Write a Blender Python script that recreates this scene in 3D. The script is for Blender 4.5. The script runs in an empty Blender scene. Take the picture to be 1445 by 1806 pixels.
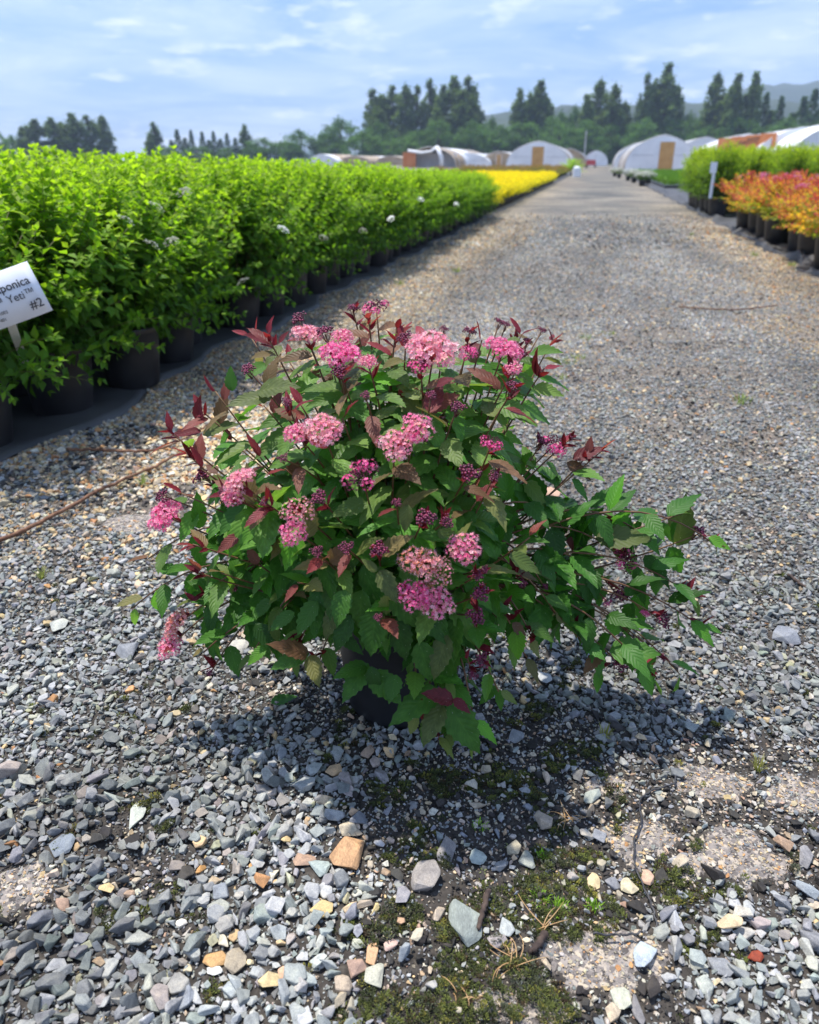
import bpy, bmesh, math, random
import numpy as np
from mathutils import Vector, Matrix, Euler
R = math.radians
rng = np.random.default_rng(7)
random.seed(7)
C = bpy.context.scene.collection
SC = bpy.context.scene

# ------------------------------------------------------------------ camera
FP = 1336.0                      # focal length in photo pixels (photo 1445x1806)
PITCH = R(24.86)
H = 0.9
cam_d = bpy.data.cameras.new('camera'); cam = bpy.data.objects.new('camera', cam_d); C.objects.link(cam)
cam.location = (0, 0, H); cam.rotation_euler = (R(90) - PITCH, 0, 0)
cam_d.sensor_fit = 'VERTICAL'; cam_d.sensor_height = 32.4; cam_d.lens = FP / 1806 * 32.4
cam_d.clip_start = 0.02; cam_d.clip_end = 9000
cam_d.dof.use_dof = True; cam_d.dof.focus_distance = 1.22; cam_d.dof.aperture_fstop = 4.3
SC.camera = cam
SC.render.resolution_x = 819; SC.render.resolution_y = 1024

# ------------------------------------------------------------------ world, sun
SUN_AZ, SUN_EL = R(-52), R(72)      # azimuth clockwise from +Y
w = bpy.data.worlds.new('World'); SC.world = w; w.use_nodes = True
nt = w.node_tree; nt.nodes.clear()
def N(nt, typ, **kw):
    n = nt.nodes.new(typ)
    for k, v in kw.items():
        if k.startswith('i_'):
            key = k[2:]; key = int(key) if key.isdigit() else key.replace('_', ' ')
            n.inputs[key].default_value = v
        else: setattr(n, k, v)
    return n
def ramp(nt, fac, stops, interp='LINEAR'):
    n = nt.nodes.new('ShaderNodeValToRGB'); cr = n.color_ramp; cr.interpolation = interp
    while len(cr.elements) < len(stops): cr.elements.new(0.5)
    for e, (p, c) in zip(cr.elements, stops):
        e.position = p; e.color = (*c, 1) if len(c) == 3 else c
    if fac is not None: nt.links.new(fac, n.inputs[0])
    return n
def math_n(nt, op, a, b=None, c=None, clamp=False):
    n = nt.nodes.new('ShaderNodeMath'); n.operation = op; n.use_clamp = clamp
    for i, v in enumerate((a, b, c)):
        if v is None: continue
        if isinstance(v, (int, float)): n.inputs[i].default_value = v
        else: nt.links.new(v, n.inputs[i])
    return n.outputs[0]
def mixc(nt, fac, a, b, mode='MIX'):
    n = nt.nodes.new('ShaderNodeMix'); n.data_type = 'RGBA'; n.blend_type = mode
    for i, v in ((0, fac), (6, a), (7, b)):
        if isinstance(v, (int, float)): n.inputs[i].default_value = v
        elif isinstance(v, tuple): n.inputs[i].default_value = (*v, 1) if len(v) == 3 else v
        else: nt.links.new(v, n.inputs[i])
    return n.outputs[2]
sky = N(nt, 'ShaderNodeTexSky', sky_type='NISHITA', sun_disc=False, sun_elevation=SUN_EL, sun_rotation=SUN_AZ, altitude=50, air_density=1.0, dust_density=0.8, ozone_density=2.0)
tc = N(nt, 'ShaderNodeTexCoord')
sep = N(nt, 'ShaderNodeSeparateXYZ'); nt.links.new(tc.outputs['Generated'], sep.inputs[0])
zz = math_n(nt, 'ADD', math_n(nt, 'MAXIMUM', sep.outputs[2], 0.0), 0.10)
cx = math_n(nt, 'DIVIDE', sep.outputs[0], zz); cy = math_n(nt, 'DIVIDE', sep.outputs[1], zz)
cmb = N(nt, 'ShaderNodeCombineXYZ'); nt.links.new(cx, cmb.inputs[0]); nt.links.new(cy, cmb.inputs[1])
n1 = N(nt, 'ShaderNodeTexNoise', i_Scale=0.75, i_Detail=7.0, i_Roughness=0.62, i_Distortion=0.5); nt.links.new(cmb.outputs[0], n1.inputs['Vector'])
# small puffs near the horizon: stretched direction space
mp = N(nt, 'ShaderNodeMapping'); mp.inputs['Scale'].default_value = (15, 15, 55); nt.links.new(tc.outputs['Generated'], mp.inputs[0])
n2 = N(nt, 'ShaderNodeTexNoise', i_Scale=1.0, i_Detail=5.0, i_Roughness=0.55); nt.links.new(mp.outputs[0], n2.inputs['Vector'])
f1 = ramp(nt, n1.outputs[0], [(0.40, (0, 0, 0)), (0.66, (1, 1, 1))]).outputs[0]
f2 = ramp(nt, n2.outputs[0], [(0.56, (0, 0, 0)), (0.70, (1, 1, 1))]).outputs[0]
hz = ramp(nt, sep.outputs[2], [(0.0, (1, 1, 1)), (0.20, (0.62, 0.62, 0.62)), (0.6, (0.5, 0.5, 0.5))]).outputs[0]
skyc = mixc(nt, 1.0, sky.outputs[0], (0.70, 0.785, 1.02), 'MULTIPLY')
base = mixc(nt, 0.5, skyc, (1.7, 3.1, 6.6))
c1 = mixc(nt, math_n(nt, 'MULTIPLY', f1, 0.85), base, (5.0, 5.9, 7.4))
c2 = mixc(nt, math_n(nt, 'MULTIPLY', f2, 0.6), c1, (7.2, 7.6, 8.6))
bg = N(nt, 'ShaderNodeBackground', i_Strength=0.090); nt.links.new(c2, bg.inputs[0])
wo = N(nt, 'ShaderNodeOutputWorld'); nt.links.new(bg.outputs[0], wo.inputs[0])
sd = bpy.data.lights.new('sun', 'SUN'); sd.energy = 3.3; sd.angle = R(0.9); sd.color = (1, 0.95, 0.87)
sun = bpy.data.objects.new('sun', sd); C.objects.link(sun)
sdir = Vector((math.sin(SUN_AZ) * math.cos(SUN_EL), math.cos(SUN_AZ) * math.cos(SUN_EL), math.sin(SUN_EL)))
sun.rotation_euler = sdir.to_track_quat('Z', 'Y').to_euler()
SC.view_settings.view_transform = 'Standard'; SC.view_settings.look = 'None'
SC.view_settings.exposure = 1.02; SC.view_settings.gamma = 1.0
SC.cycles.max_bounces = 6; SC.cycles.transparent_max_bounces = 6; SC.cycles.volume_bounces = 0
SC.cycles.use_denoising = True

# ------------------------------------------------------------------ place helpers
def ray(px, py):
    a = (px - 722.5) / FP; b = (903 - py) / FP
    return np.array([a, math.cos(PITCH) + b * math.sin(PITCH), -math.sin(PITCH) + b * math.cos(PITCH)])
def G(px, py, z=0.0):
    d = ray(px, py); k = (z - H) / d[2]; return np.array([d[0] * k, d[1] * k, z])
def AT(px, py, Y):
    d = ray(px, py); k = Y / d[1]; return np.array([d[0] * k, Y, H + d[2] * k])
DX, DY = 0.2204, 0.9754
def B(s, t, z=0.0): return np.array([s * DX + t * DY, s * DY - t * DX, z])
def ST(x, y): return x * DX + y * DY, x * DY - y * DX

# ------------------------------------------------------------------ object helpers
def link(name, me, mat=None, parent=None, loc=None):
    o = bpy.data.objects.new(name, me); C.objects.link(o)
    if mat is not None and me is not None and not me.materials: me.materials.append(mat)
    if parent is not None: o.parent = parent
    if loc is not None: o.location = loc
    return o
def tag(o, label=None, cat=None, group=None, kind=None):
    for k, v in (('label', label), ('category', cat), ('group', group), ('kind', kind)):
        if v: o[k] = v
    return o
def thing(name, label, cat, loc=(0, 0, 0), rz=0.0, group=None):
    o = bpy.data.objects.new(name, None); C.objects.link(o); o.empty_display_size = 0.1
    o.location = loc; o.rotation_euler = (0, 0, rz)
    return tag(o, label, cat, group)
def mesh_np(name, V, F, mat=None, smooth=False, cols=None, uvs=None):
    """V (n,3), F (m,3 or 4) uniform polygons or list"""
    me = bpy.data.meshes.new(name)
    V = np.asarray(V, dtype=np.float32)
    if isinstance(F, np.ndarray):
        k = F.shape[1]; m = len(F)
        me.vertices.add(len(V)); me.vertices.foreach_set('co', V.ravel())
        me.loops.add(m * k); me.loops.foreach_set('vertex_index', F.ravel().astype(np.int32))
        me.polygons.add(m); me.polygons.foreach_set('loop_start', np.arange(0, m * k, k, dtype=np.int32))
        me.polygons.foreach_set('loop_total', np.full(m, k, dtype=np.int32))
        me.update(calc_edges=True)
    else:
        me.from_pydata(V.tolist(), [], F)
    me.polygons.foreach_set('use_smooth', np.full(len(me.polygons), smooth))
    if cols is not None:
        a = me.attributes.new('col', 'FLOAT_COLOR', 'POINT')
        c = np.ones((len(V), 4), dtype=np.float32); c[:, :3] = cols; a.data.foreach_set('color', c.ravel())
    if uvs is not None:
        li = np.empty(len(me.loops), dtype=np.int32); me.loops.foreach_get('vertex_index', li)
        u = me.uv_layers.new(name='UVMap'); u.data.foreach_set('uv', np.asarray(uvs, dtype=np.float32)[li].ravel())
    if mat: me.materials.append(mat)
    me.update()
    return me
class MB:
    """collects boxes, tubes, lathes, sheets into one mesh"""
    def __init__(s): s.v = []; s.f = []
    def add(s, V, F):
        o = len(s.v); s.v += [tuple(map(float, p)) for p in V]; s.f += [tuple(int(i) + o for i in f) for f in F]
    def box(s, c, d, M=None):
        V = [Vector((c[0] + x * d[0] / 2, c[1] + y * d[1] / 2, c[2] + z * d[2] / 2)) for x in (-1, 1) for y in (-1, 1) for z in (-1, 1)]
        if M: V = [M @ p for p in V]
        s.add(V, [(0, 1, 3, 2), (4, 6, 7, 5), (0, 4, 5, 1), (2, 3, 7, 6), (0, 2, 6, 4), (1, 5, 7, 3)])
    def tube(s, pts, r0, r1=None, n=6):
        r1 = r0 if r1 is None else r1
        P = [Vector(p) for p in pts]; V = []; F = []
        prev = Vector((1, 0, 0.01))
        for i, p in enumerate(P):
            d = (P[min(i + 1, len(P) - 1)] - P[max(i - 1, 0)]).normalized()
            x = (prev - prev.dot(d) * d)
            if x.length < 1e-5: x = d.orthogonal()
            x.normalize(); prev = x; y = d.cross(x)
            r = r0 + (r1 - r0) * i / (len(P) - 1)
            for k in range(n):
                a = 2 * math.pi * k / n; V.append(p + x * math.cos(a) * r + y * math.sin(a) * r)
        for i in range(len(P) - 1):
            for k in range(n):
                F.append((i * n + k, i * n + (k + 1) % n, (i + 1) * n + (k + 1) % n, (i + 1) * n + k))
        F.append(tuple(range(n))[::-1]); F.append(tuple((len(P) - 1) * n + k for k in range(n)))
        s.add(V, F)
    def lathe(s, prof, n=32):
        V = [(r * math.cos(2 * math.pi * k / n), r * math.sin(2 * math.pi * k / n), z) for r, z in prof for k in range(n)]
        F = [(i * n + k, i * n + (k + 1) % n, (i + 1) * n + (k + 1) % n, (i + 1) * n + k) for i in range(len(prof) - 1) for k in range(n)]
        s.add(V, F)
    def mesh(s, name, mat, smooth=False):
        me = bpy.data.meshes.new(name); me.from_pydata(s.v, [], s.f)
        me.polygons.foreach_set('use_smooth', np.full(len(me.polygons), smooth))
        if mat: me.materials.append(mat)
        me.update(); return me
    def obj(s, name, mat, parent=None, smooth=False, loc=None):
        return link(name, s.mesh(name, mat, smooth), None, parent, loc)
def bez(p0, p1, p2, n=10):
    t = np.linspace(0, 1, n)[:, None]
    return (1 - t) ** 2 * p0 + 2 * t * (1 - t) * p1 + t ** 2 * p2

# lattice noise
_perm = np.random.default_rng(3).random((256, 256))
def vnoise(x, y):
    xi = np.floor(x).astype(int); yi = np.floor(y).astype(int); xf = x - xi; yf = y - yi
    u = xf * xf * (3 - 2 * xf); v = yf * yf * (3 - 2 * yf)
    g = lambda a, b: _perm[a % 256, b % 256]
    return (g(xi, yi) * (1 - u) + g(xi + 1, yi) * u) * (1 - v) + (g(xi, yi + 1) * (1 - u) + g(xi + 1, yi + 1) * u) * v
def fbm(x, y, s, o=4):
    r = 0; a = 0.5; t = 0
    for k in range(o):
        r = r + a * vnoise(x * s + 17.3 * k, y * s + 5.1 * k); t += a; a *= 0.5; s *= 2.03
    return r / t

# ------------------------------------------------------------------ materials
def new_mat(name):
    m = bpy.data.materials.new(name); m.use_nodes = True; nt = m.node_tree
    return m, nt, nt.nodes['Principled BSDF']
def noise_mat(name, c1, c2, scale=8.0, rough=0.7, bump=0.0, bscale=None, detail=5.0, spec=0.5, lo=0.35, hi=0.65, bdist=0.01):
    m, nt, b = new_mat(name)
    tc = N(nt, 'ShaderNodeTexCoord'); n = N(nt, 'ShaderNodeTexNoise', i_Scale=scale, i_Detail=detail)
    nt.links.new(tc.outputs['Object'], n.inputs['Vector'])
    nt.links.new(ramp(nt, n.outputs[0], [(lo, c1), (hi, c2)]).outputs[0], b.inputs['Base Color'])
    b.inputs['Roughness'].default_value = rough; b.inputs['Specular IOR Level'].default_value = spec
    if bump:
        n2 = N(nt, 'ShaderNodeTexNoise', i_Scale=bscale or scale * 4, i_Detail=6.0); nt.links.new(tc.outputs['Object'], n2.inputs['Vector'])
        bp = N(nt, 'ShaderNodeBump', i_Strength=bump, i_Distance=bdist); nt.links.new(n2.outputs[0], bp.inputs['Height']); nt.links.new(bp.outputs[0], b.inputs['Normal'])
    return m
def col_source(nt, src):
    if src == 'object': return N(nt, 'ShaderNodeObjectInfo').outputs['Color']
    a = N(nt, 'ShaderNodeAttribute', attribute_name='col'); a.attribute_type = 'INSTANCER' if src == 'inst' else 'GEOMETRY'
    return a.outputs['Color']
def leaf_mat(name, src, detailed=True, rough=0.48, transl=0.32):
    m, nt, b = new_mat(name); col = col_source(nt, src)
    if detailed:
        uv = N(nt, 'ShaderNodeUVMap'); sp = N(nt, 'ShaderNodeSeparateXYZ'); nt.links.new(uv.outputs[0], sp.inputs[0])
        av = math_n(nt, 'ABSOLUTE', sp.outputs[1])
        ph = math_n(nt, 'FRACT', math_n(nt, 'SUBTRACT', math_n(nt, 'MULTIPLY', sp.outputs[0], 8.5), math_n(nt, 'MULTIPLY', av, 2.3)))
        tri = math_n(nt, 'ABSOLUTE', math_n(nt, 'SUBTRACT', ph, 0.5))            # 0 at the vein
        vein = ramp(nt, tri, [(0.0, (1, 1, 1)), (0.10, (0, 0, 0))]).outputs[0]
        mid = ramp(nt, av, [(0.0, (1, 1, 1)), (0.10, (0, 0, 0))]).outputs[0]
        vv = math_n(nt, 'MAXIMUM', vein, mid)
        tc = N(nt, 'ShaderNodeTexCoord'); n = N(nt, 'ShaderNodeTexNoise', i_Scale=5.0, i_Detail=4.0); nt.links.new(tc.outputs['Object'], n.inputs['Vector'])
        c = mixc(nt, 1.0, col, ramp(nt, n.outputs[0], [(0.3, (0.62, 0.66, 0.6)), (0.7, (1.25, 1.2, 1.15))]).outputs[0], 'MULTIPLY')
        lighter = mixc(nt, 1.0, c, (1.55, 1.45, 1.5), 'MULTIPLY')
        c = mixc(nt, math_n(nt, 'MULTIPLY', vv, 0.45), c, lighter)
        vo = N(nt, 'ShaderNodeTexVoronoi', i_Scale=11.0); nt.links.new(uv.outputs[0], vo.inputs['Vector'])
        sep = N(nt, 'ShaderNodeSeparateColor'); nt.links.new(vo.outputs['Color'], sep.inputs[0])
        spots = math_n(nt, 'MULTIPLY', math_n(nt, 'LESS_THAN', vo.outputs['Distance'], 0.13), math_n(nt, 'GREATER_THAN', sep.outputs[0], 0.9))
        c = mixc(nt, math_n(nt, 'MULTIPLY', spots, 0.7), c, (0.55, 0.6, 0.5))
        bh = math_n(nt, 'ADD', math_n(nt, 'MULTIPLY', ramp(nt, tri, [(0.0, (0, 0, 0)), (0.45, (1, 1, 1))]).outputs[0], 1.0), math_n(nt, 'MULTIPLY', n.outputs[0], 0.5))
        bp = N(nt, 'ShaderNodeBump', i_Strength=0.3, i_Distance=0.0014); nt.links.new(bh, bp.inputs['Height']); nt.links.new(bp.outputs[0], b.inputs['Normal'])
        col = c
    geo = N(nt, 'ShaderNodeNewGeometry')
    back = mixc(nt, 1.0, col, (1.35, 1.3, 1.45), 'MULTIPLY')
    col = mixc(nt, geo.outputs['Backfacing'], col, back)
    nt.links.new(col, b.inputs['Base Color']); b.inputs['Roughness'].default_value = rough
    b.inputs['Specular IOR Level'].default_value = 0.22
    tr = N(nt, 'ShaderNodeBsdfTranslucent'); nt.links.new(mixc(nt, 1.0, col, (1.9, 2.1, 0.9), 'MULTIPLY'), tr.inputs[0])
    mx = N(nt, 'ShaderNodeMixShader', i_0=transl); nt.links.new(b.outputs[0], mx.inputs[1]); nt.links.new(tr.outputs[0], mx.inputs[2])
    nt.links.new(mx.outputs[0], nt.nodes['Material Output'].inputs[0])
    return m
def stone_mat(name, src):
    m, nt, b = new_mat(name); col = col_source(nt, src)
    tc = N(nt, 'ShaderNodeTexCoord'); oi = N(nt, 'ShaderNodeObjectInfo')
    ad = N(nt, 'ShaderNodeVectorMath', operation='ADD'); nt.links.new(tc.outputs['Object'], ad.inputs[0])
    rv = N(nt, 'ShaderNodeCombineXYZ'); nt.links.new(math_n(nt, 'MULTIPLY', oi.outputs['Random'], 37.0), rv.inputs[0]); nt.links.new(math_n(nt, 'MULTIPLY', oi.outputs['Random'], 91.0), rv.inputs[2])
    nt.links.new(rv.outputs[0], ad.inputs[1])
    n = N(nt, 'ShaderNodeTexNoise', i_Scale=1.6, i_Detail=6.0, i_Roughness=0.65); nt.links.new(ad.outputs[0], n.inputs['Vector'])
    n2 = N(nt, 'ShaderNodeTexNoise', i_Scale=14.0, i_Detail=4.0, i_Roughness=0.7); nt.links.new(ad.outputs[0], n2.inputs['Vector'])
    c = mixc(nt, 1.0, col, ramp(nt, n.outputs[0], [(0.30, (0.62, 0.62, 0.64)), (0.5, (1, 1, 1)), (0.72, (1.32, 1.28, 1.18))]).outputs[0], 'MULTIPLY')
    c = mixc(nt, 1.0, c, ramp(nt, n2.outputs[0], [(0.34, (0.72, 0.72, 0.72)), (0.66, (1.22, 1.22, 1.22))]).outputs[0], 'MULTIPLY')
    nt.links.new(c, b.inputs['Base Color']); b.inputs['Roughness'].default_value = 0.72; b.inputs['Specular IOR Level'].default_value = 0.35
    bp = N(nt, 'ShaderNodeBump', i_Strength=0.55, i_Distance=0.0012)
    nt.links.new(math_n(nt, 'ADD', n.outputs[0], math_n(nt, 'MULTIPLY', n2.outputs[0], 0.4)), bp.inputs['Height']); nt.links.new(bp.outputs[0], b.inputs['Normal'])
    return m
def attr_mat(name, src='geo', rough=0.6, transl=0.0):
    m, nt, b = new_mat(name); col = col_source(nt, src)
    nt.links.new(col, b.inputs['Base Color']); b.inputs['Roughness'].default_value = rough
    if transl:
        tr = N(nt, 'ShaderNodeBsdfTranslucent'); nt.links.new(col, tr.inputs[0])
        mx = N(nt, 'ShaderNodeMixShader', i_0=transl); nt.links.new(b.outputs[0], mx.inputs[1]); nt.links.new(tr.outputs[0], mx.inputs[2])
        nt.links.new(mx.outputs[0], nt.nodes['Material Output'].inputs[0])
    return m
M_leaf_obj = leaf_mat('leaf_single', 'object'); M_leaf_geo = leaf_mat('leaf_mass', 'geo')
M_fol = leaf_mat('shrub_foliage', 'geo', detailed=False, rough=0.62, transl=0.36)
M_tree = leaf_mat('tree_foliage', 'geo', detailed=False, rough=0.75, transl=0.28)
M_stone_i = stone_mat('stone_scatter', 'inst'); M_stone_o = stone_mat('stone_single', 'object')
M_petal = attr_mat('petals', 'geo', 0.55, 0.3)
M_bud = attr_mat('buds', 'geo', 0.5)
M_moss = attr_mat('moss', 'inst', 0.9, 0.2)
M_stem = noise_mat('stem_bark', (0.10, 0.035, 0.015), (0.17, 0.09, 0.03), 30, 0.6)
M_gstem = noise_mat('green_stem', (0.10, 0.08, 0.02), (0.12, 0.13, 0.03), 20, 0.6)
M_pot = noise_mat('black_plastic', (0.010, 0.010, 0.012), (0.026, 0.026, 0.028), 7, 0.45, 0.15, 40, spec=0.5, bdist=0.002)
M_soil = noise_mat('potting_soil', (0.012, 0.008, 0.006), (0.05, 0.032, 0.02), 60, 0.95, 0.9, 140)
M_trunk = noise_mat('trunk_bark', (0.06, 0.05, 0.04), (0.14, 0.12, 0.10), 3, 0.9, 0.6, 14)
M_white = noise_mat('white_film', (0.76, 0.77, 0.78), (0.88, 0.88, 0.88), 0.9, 0.55, 0.1, 3, bdist=0.05)
M_tan = noise_mat('tan_film', (0.34, 0.24, 0.14), (0.52, 0.38, 0.24), 0.7, 0.6, 0.1, 3, bdist=0.05)
M_ply = noise_mat('plywood_door', (0.50, 0.27, 0.08), (0.60, 0.34, 0.12), 1.5, 0.7)
M_orange = noise_mat('orange_plywood', (0.55, 0.17, 0.05), (0.62, 0.24, 0.09), 0.9, 0.7)
M_steel = noise_mat('galvanised_tube', (0.45, 0.46, 0.48), (0.62, 0.63, 0.64), 4, 0.45)
M_label = noise_mat('label_plastic', (0.74, 0.76, 0.80), (0.80, 0.82, 0.85), 6, 0.35)
M_ink = noise_mat('label_ink', (0.03, 0.03, 0.035), (0.05, 0.05, 0.055), 20, 0.6)
M_wire = noise_mat('black_rubber', (0.025, 0.024, 0.027), (0.06, 0.058, 0.06), 60, 0.5)
M_root = noise_mat('brown_root', (0.11, 0.045, 0.022), (0.22, 0.11, 0.06), 60, 0.8, 0.6, 150, bdist=0.002)
M_wood = noise_mat('dead_wood', (0.035, 0.022, 0.018), (0.09, 0.06, 0.045), 80, 0.85, 0.6, 200, bdist=0.002)
M_straw = noise_mat('dry_straw', (0.42, 0.24, 0.10), (0.55, 0.36, 0.17), 50, 0.7)
M_red = noise_mat('red_paint', (0.5, 0.06, 0.07), (0.6, 0.10, 0.10), 3, 0.4)
M_grass = leaf_mat('grass_blades', 'geo', detailed=False, rough=0.6, transl=0.3)

# ------------------------------------------------------------------ ground zones
def blob(x, y, px, py, r, ry=None):
    c = G(px, py); ry = ry or r
    d = np.sqrt(((x - c[0]) / r) ** 2 + ((y - c[1]) / ry) ** 2)
    return np.clip(1.35 - d, 0, 1)
def mx(*a):
    r = a[0]
    for b in a[1:]: r = np.maximum(r, b)
    return r
DIRT = [(950, 1290, .17, .10), (800, 1380, .14, .10), (1050, 1380, .18, .10), (1200, 1440, .22, .13), (1380, 1480, .22, .11), (900, 1480, .16, .09), (960, 1580, .16, .08),
        (1150, 1560, .14, .05), (760, 1640, .10, .09), (900, 1700, .17, .08), (1000, 1740, .14, .07), (820, 1790, .15, .05), (640, 1230, .2, .12), (700, 1480, .10, .10),
        (240, 1540, .07, .04), (1240, 1330, .2, .06), (30, 1570, .08, .05), (330, 1650, .04, .02), (200, 1470, .05, .03), (260, 905, .12, .2), (1420, 1330, .15, .05)]
CONC = [(1250, 1375, .085, .045), (1425, 1405, .085, .06), (1140, 1480, .075, .05), (1290, 1505, .095, .05), (1060, 1685, .085, .055), (20, 1565, .055, .065), (240, 920, .09, .07),
        (1080, 1385, .05, .03), (760, 1560, .015, .012), (930, 1780, .06, .03)]
MOSS = [(620, 1640, .02, .02), (870, 1590, .05, .03), (700, 1790, .07, .05), (1000, 1515, .05, .03), (1080, 1395, .02, .02), (960, 1425, .04, .04), (1010, 1330, .05, .05), (850, 1700, .07, .05), (790, 1640, .03, .03), (740, 1510, .05, .03),
        (980, 1640, .06, .03), (1060, 1600, .03, .03), (930, 1760, .05, .05), (700, 1620, .03, .03), (1180, 1560, .06, .03), (960, 1560, .05, .03), (1010, 1210, .05, .05), (960, 1250, .05, .04), (820, 1620, .04, .03), (690, 1400, .04, .04), (810, 1780, .08, .03), (850, 1380, .08, .04)]
def zones(x, y):
    s, t = ST(x, y)
    n = fbm(x, y, 9.0, 4); nb = fbm(x + 50, y, 1.3, 4); n3 = fbm(x, y + 30, 3.2, 3)
    dirt = mx(*[blob(x, y, *b) for b in DIRT]); dirt = np.clip((dirt - 0.25 + (n - 0.5) * 1.3) * 2.6, 0, 1)
    dirt = np.maximum(dirt, np.clip((n3 - 0.60) * 5, 0, 0.75) * (y > 1.3))
    conc = mx(*[blob(x, y, *b) for b in CONC]); conc = np.clip((conc - 0.45 + (fbm(x + 9, y, 28, 3) - 0.5) * 1.1) * 6, 0, 1)
    moss = mx(*[blob(x, y, *b) for b in MOSS]); moss = np.clip((moss - 0.35 + (fbm(x + 3, y + 8, 22, 3) - 0.5) * 2.0) * 3, 0, 1)
    tan = np.clip((-0.70 - t) * 2.6 + (nb - 0.5) * 1.6, 0, 1) * np.clip((s - 1.25) * 1.4, 0, 1)
    tan = np.maximum(tan, np.clip((t - 0.95) * 1.6 + (nb - 0.5) * 1.8, 0, 1) * np.clip((s - 2.8) * 0.6, 0, 1))
    tan = np.maximum(tan, 0.16 * np.clip((s - 1.6) * 0.6, 0, 1))
    return dirt, conc, moss, tan
# dips: long darker bare strips further down the track
POT = [(G(870, 480), .7, .28), (G(1190, 655), .5, .12), (G(1010, 490), .25, .05)]

def axis(lo, hi, step, far, g=1.16):
    core = list(np.arange(lo, hi, step)); a = []; d = step; x = core[-1]
    while x < far: d *= g; x += d; a.append(x)
    b = []; d = step; x = core[0]
    while x > -far: d *= g; x -= d; b.append(x)
    return np.array(b[::-1] + core + a)
xs = axis(-1.3, 1.5, 0.013, 3000); ys = axis(0.2, 2.4, 0.013, 3500)
ys = ys[ys > -60]
X, Y = np.meshgrid(xs, ys)
dirt, conc, moss, tan = zones(X, Y)
for c, rx, ry in POT:
    d = np.sqrt(((X - c[0]) / rx) ** 2 + ((Y - c[1]) / ry) ** 2); dirt = np.maximum(dirt, np.clip(1.6 - 1.5 * d, 0, 0.9))
near = np.clip((6 - np.hypot(X, Y)) / 3, 0, 1)
Z = near * ((fbm(X, Y, 3, 3) - 0.5) * 0.014 * (1 - conc) + (fbm(X, Y, 30, 3) - 0.5) * 0.008 * (1 - 0.8 * conc) + 0.002 * conc - 0.003)
idx = np.arange(X.size).reshape(X.shape)
F = np.stack([idx[:-1, :-1], idx[:-1, 1:], idx[1:, 1:], idx[1:, :-1]], -1).reshape(-1, 4)
cols = np.stack([dirt, conc, tan], -1).reshape(-1, 3)
m, nt, b = new_mat('gravel_ground')
at = N(nt, 'ShaderNodeAttribute', attribute_name='col'); sp = N(nt, 'ShaderNodeSeparateColor'); nt.links.new(at.outputs['Color'], sp.inputs[0])
tc = N(nt, 'ShaderNodeTexCoord')
vo = N(nt, 'ShaderNodeTexVoronoi', i_Scale=52.0); nt.links.new(tc.outputs['Object'], vo.inputs['Vector'])
vs = N(nt, 'ShaderNodeSeparateColor'); nt.links.new(vo.outputs['Color'], vs.inputs[0])
grey = ramp(nt, vs.outputs[0], [(0.0, (0.10, 0.10, 0.098)), (0.3, (0.19, 0.19, 0.18)), (0.6, (0.27, 0.262, 0.24)), (0.85, (0.36, 0.335, 0.285)), (1.0, (0.5, 0.48, 0.44))]).outputs[0]
tanr = ramp(nt, vs.outputs[0], [(0.0, (0.16, 0.15, 0.14)), (0.35, (0.30, 0.28, 0.24)), (0.7, (0.42, 0.38, 0.31)), (0.9, (0.46, 0.34, 0.23)), (1.0, (0.58, 0.54, 0.46))]).outputs[0]
gcol = mixc(nt, sp.outputs[2], grey, tanr)
dk = ramp(nt, vo.outputs['Distance'], [(0.35, (1, 1, 1)), (0.75, (0.35, 0.35, 0.35))]).outputs[0]
gcol = mixc(nt, 1.0, gcol, dk, 'MULTIPLY'); gcol = mixc(nt, 1.0, gcol, (.88, .88, .88), 'MULTIPLY')
nb = N(nt, 'ShaderNodeTexNoise', i_Scale=0.6, i_Detail=5.0); nt.links.new(tc.outputs['Object'], nb.inputs['Vector'])
gcol = mixc(nt, 1.0, gcol, ramp(nt, nb.outputs[0], [(0.38, (0.55, 0.57, 0.60)), (0.62, (1.22, 1.17, 1.06))]).outputs[0], 'MULTIPLY')
nd = N(nt, 'ShaderNodeTexNoise', i_Scale=70.0, i_Detail=7.0, i_Roughness=0.7); nt.links.new(tc.outputs['Object'], nd.inputs['Vector'])
dcol = ramp(nt, nd.outputs[0], [(0.3, (0.020, 0.018, 0.016)), (0.55, (0.060, 0.052, 0.045)), (0.75, (0.13, 0.115, 0.095))]).outputs[0]
# near the camera the sheet between the stones is dirt; the stones themselves are geometry
gp = N(nt, 'ShaderNodeSeparateXYZ'); nt.links.new(tc.outputs['Object'], gp.inputs[0])
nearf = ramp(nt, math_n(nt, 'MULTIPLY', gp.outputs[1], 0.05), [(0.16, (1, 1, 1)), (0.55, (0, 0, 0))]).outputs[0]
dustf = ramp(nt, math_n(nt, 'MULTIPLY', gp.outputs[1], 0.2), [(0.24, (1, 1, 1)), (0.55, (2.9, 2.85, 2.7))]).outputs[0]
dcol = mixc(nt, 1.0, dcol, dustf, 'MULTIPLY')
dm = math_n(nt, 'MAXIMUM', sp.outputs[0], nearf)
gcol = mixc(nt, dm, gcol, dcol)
vc = N(nt, 'ShaderNodeTexVoronoi', i_Scale=170.0); nt.links.new(tc.outputs['Object'], vc.inputs['Vector'])
vcs = N(nt, 'ShaderNodeSeparateColor'); nt.links.new(vc.outputs['Color'], vcs.inputs[0])
ccol = ramp(nt, vcs.outputs[0], [(0.0, (0.09, 0.08, 0.075)), (0.35, (0.21, 0.185, 0.17)), (0.75, (0.32, 0.28, 0.25)), (1.0, (0.50, 0.42, 0.32))]).outputs[0]
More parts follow.
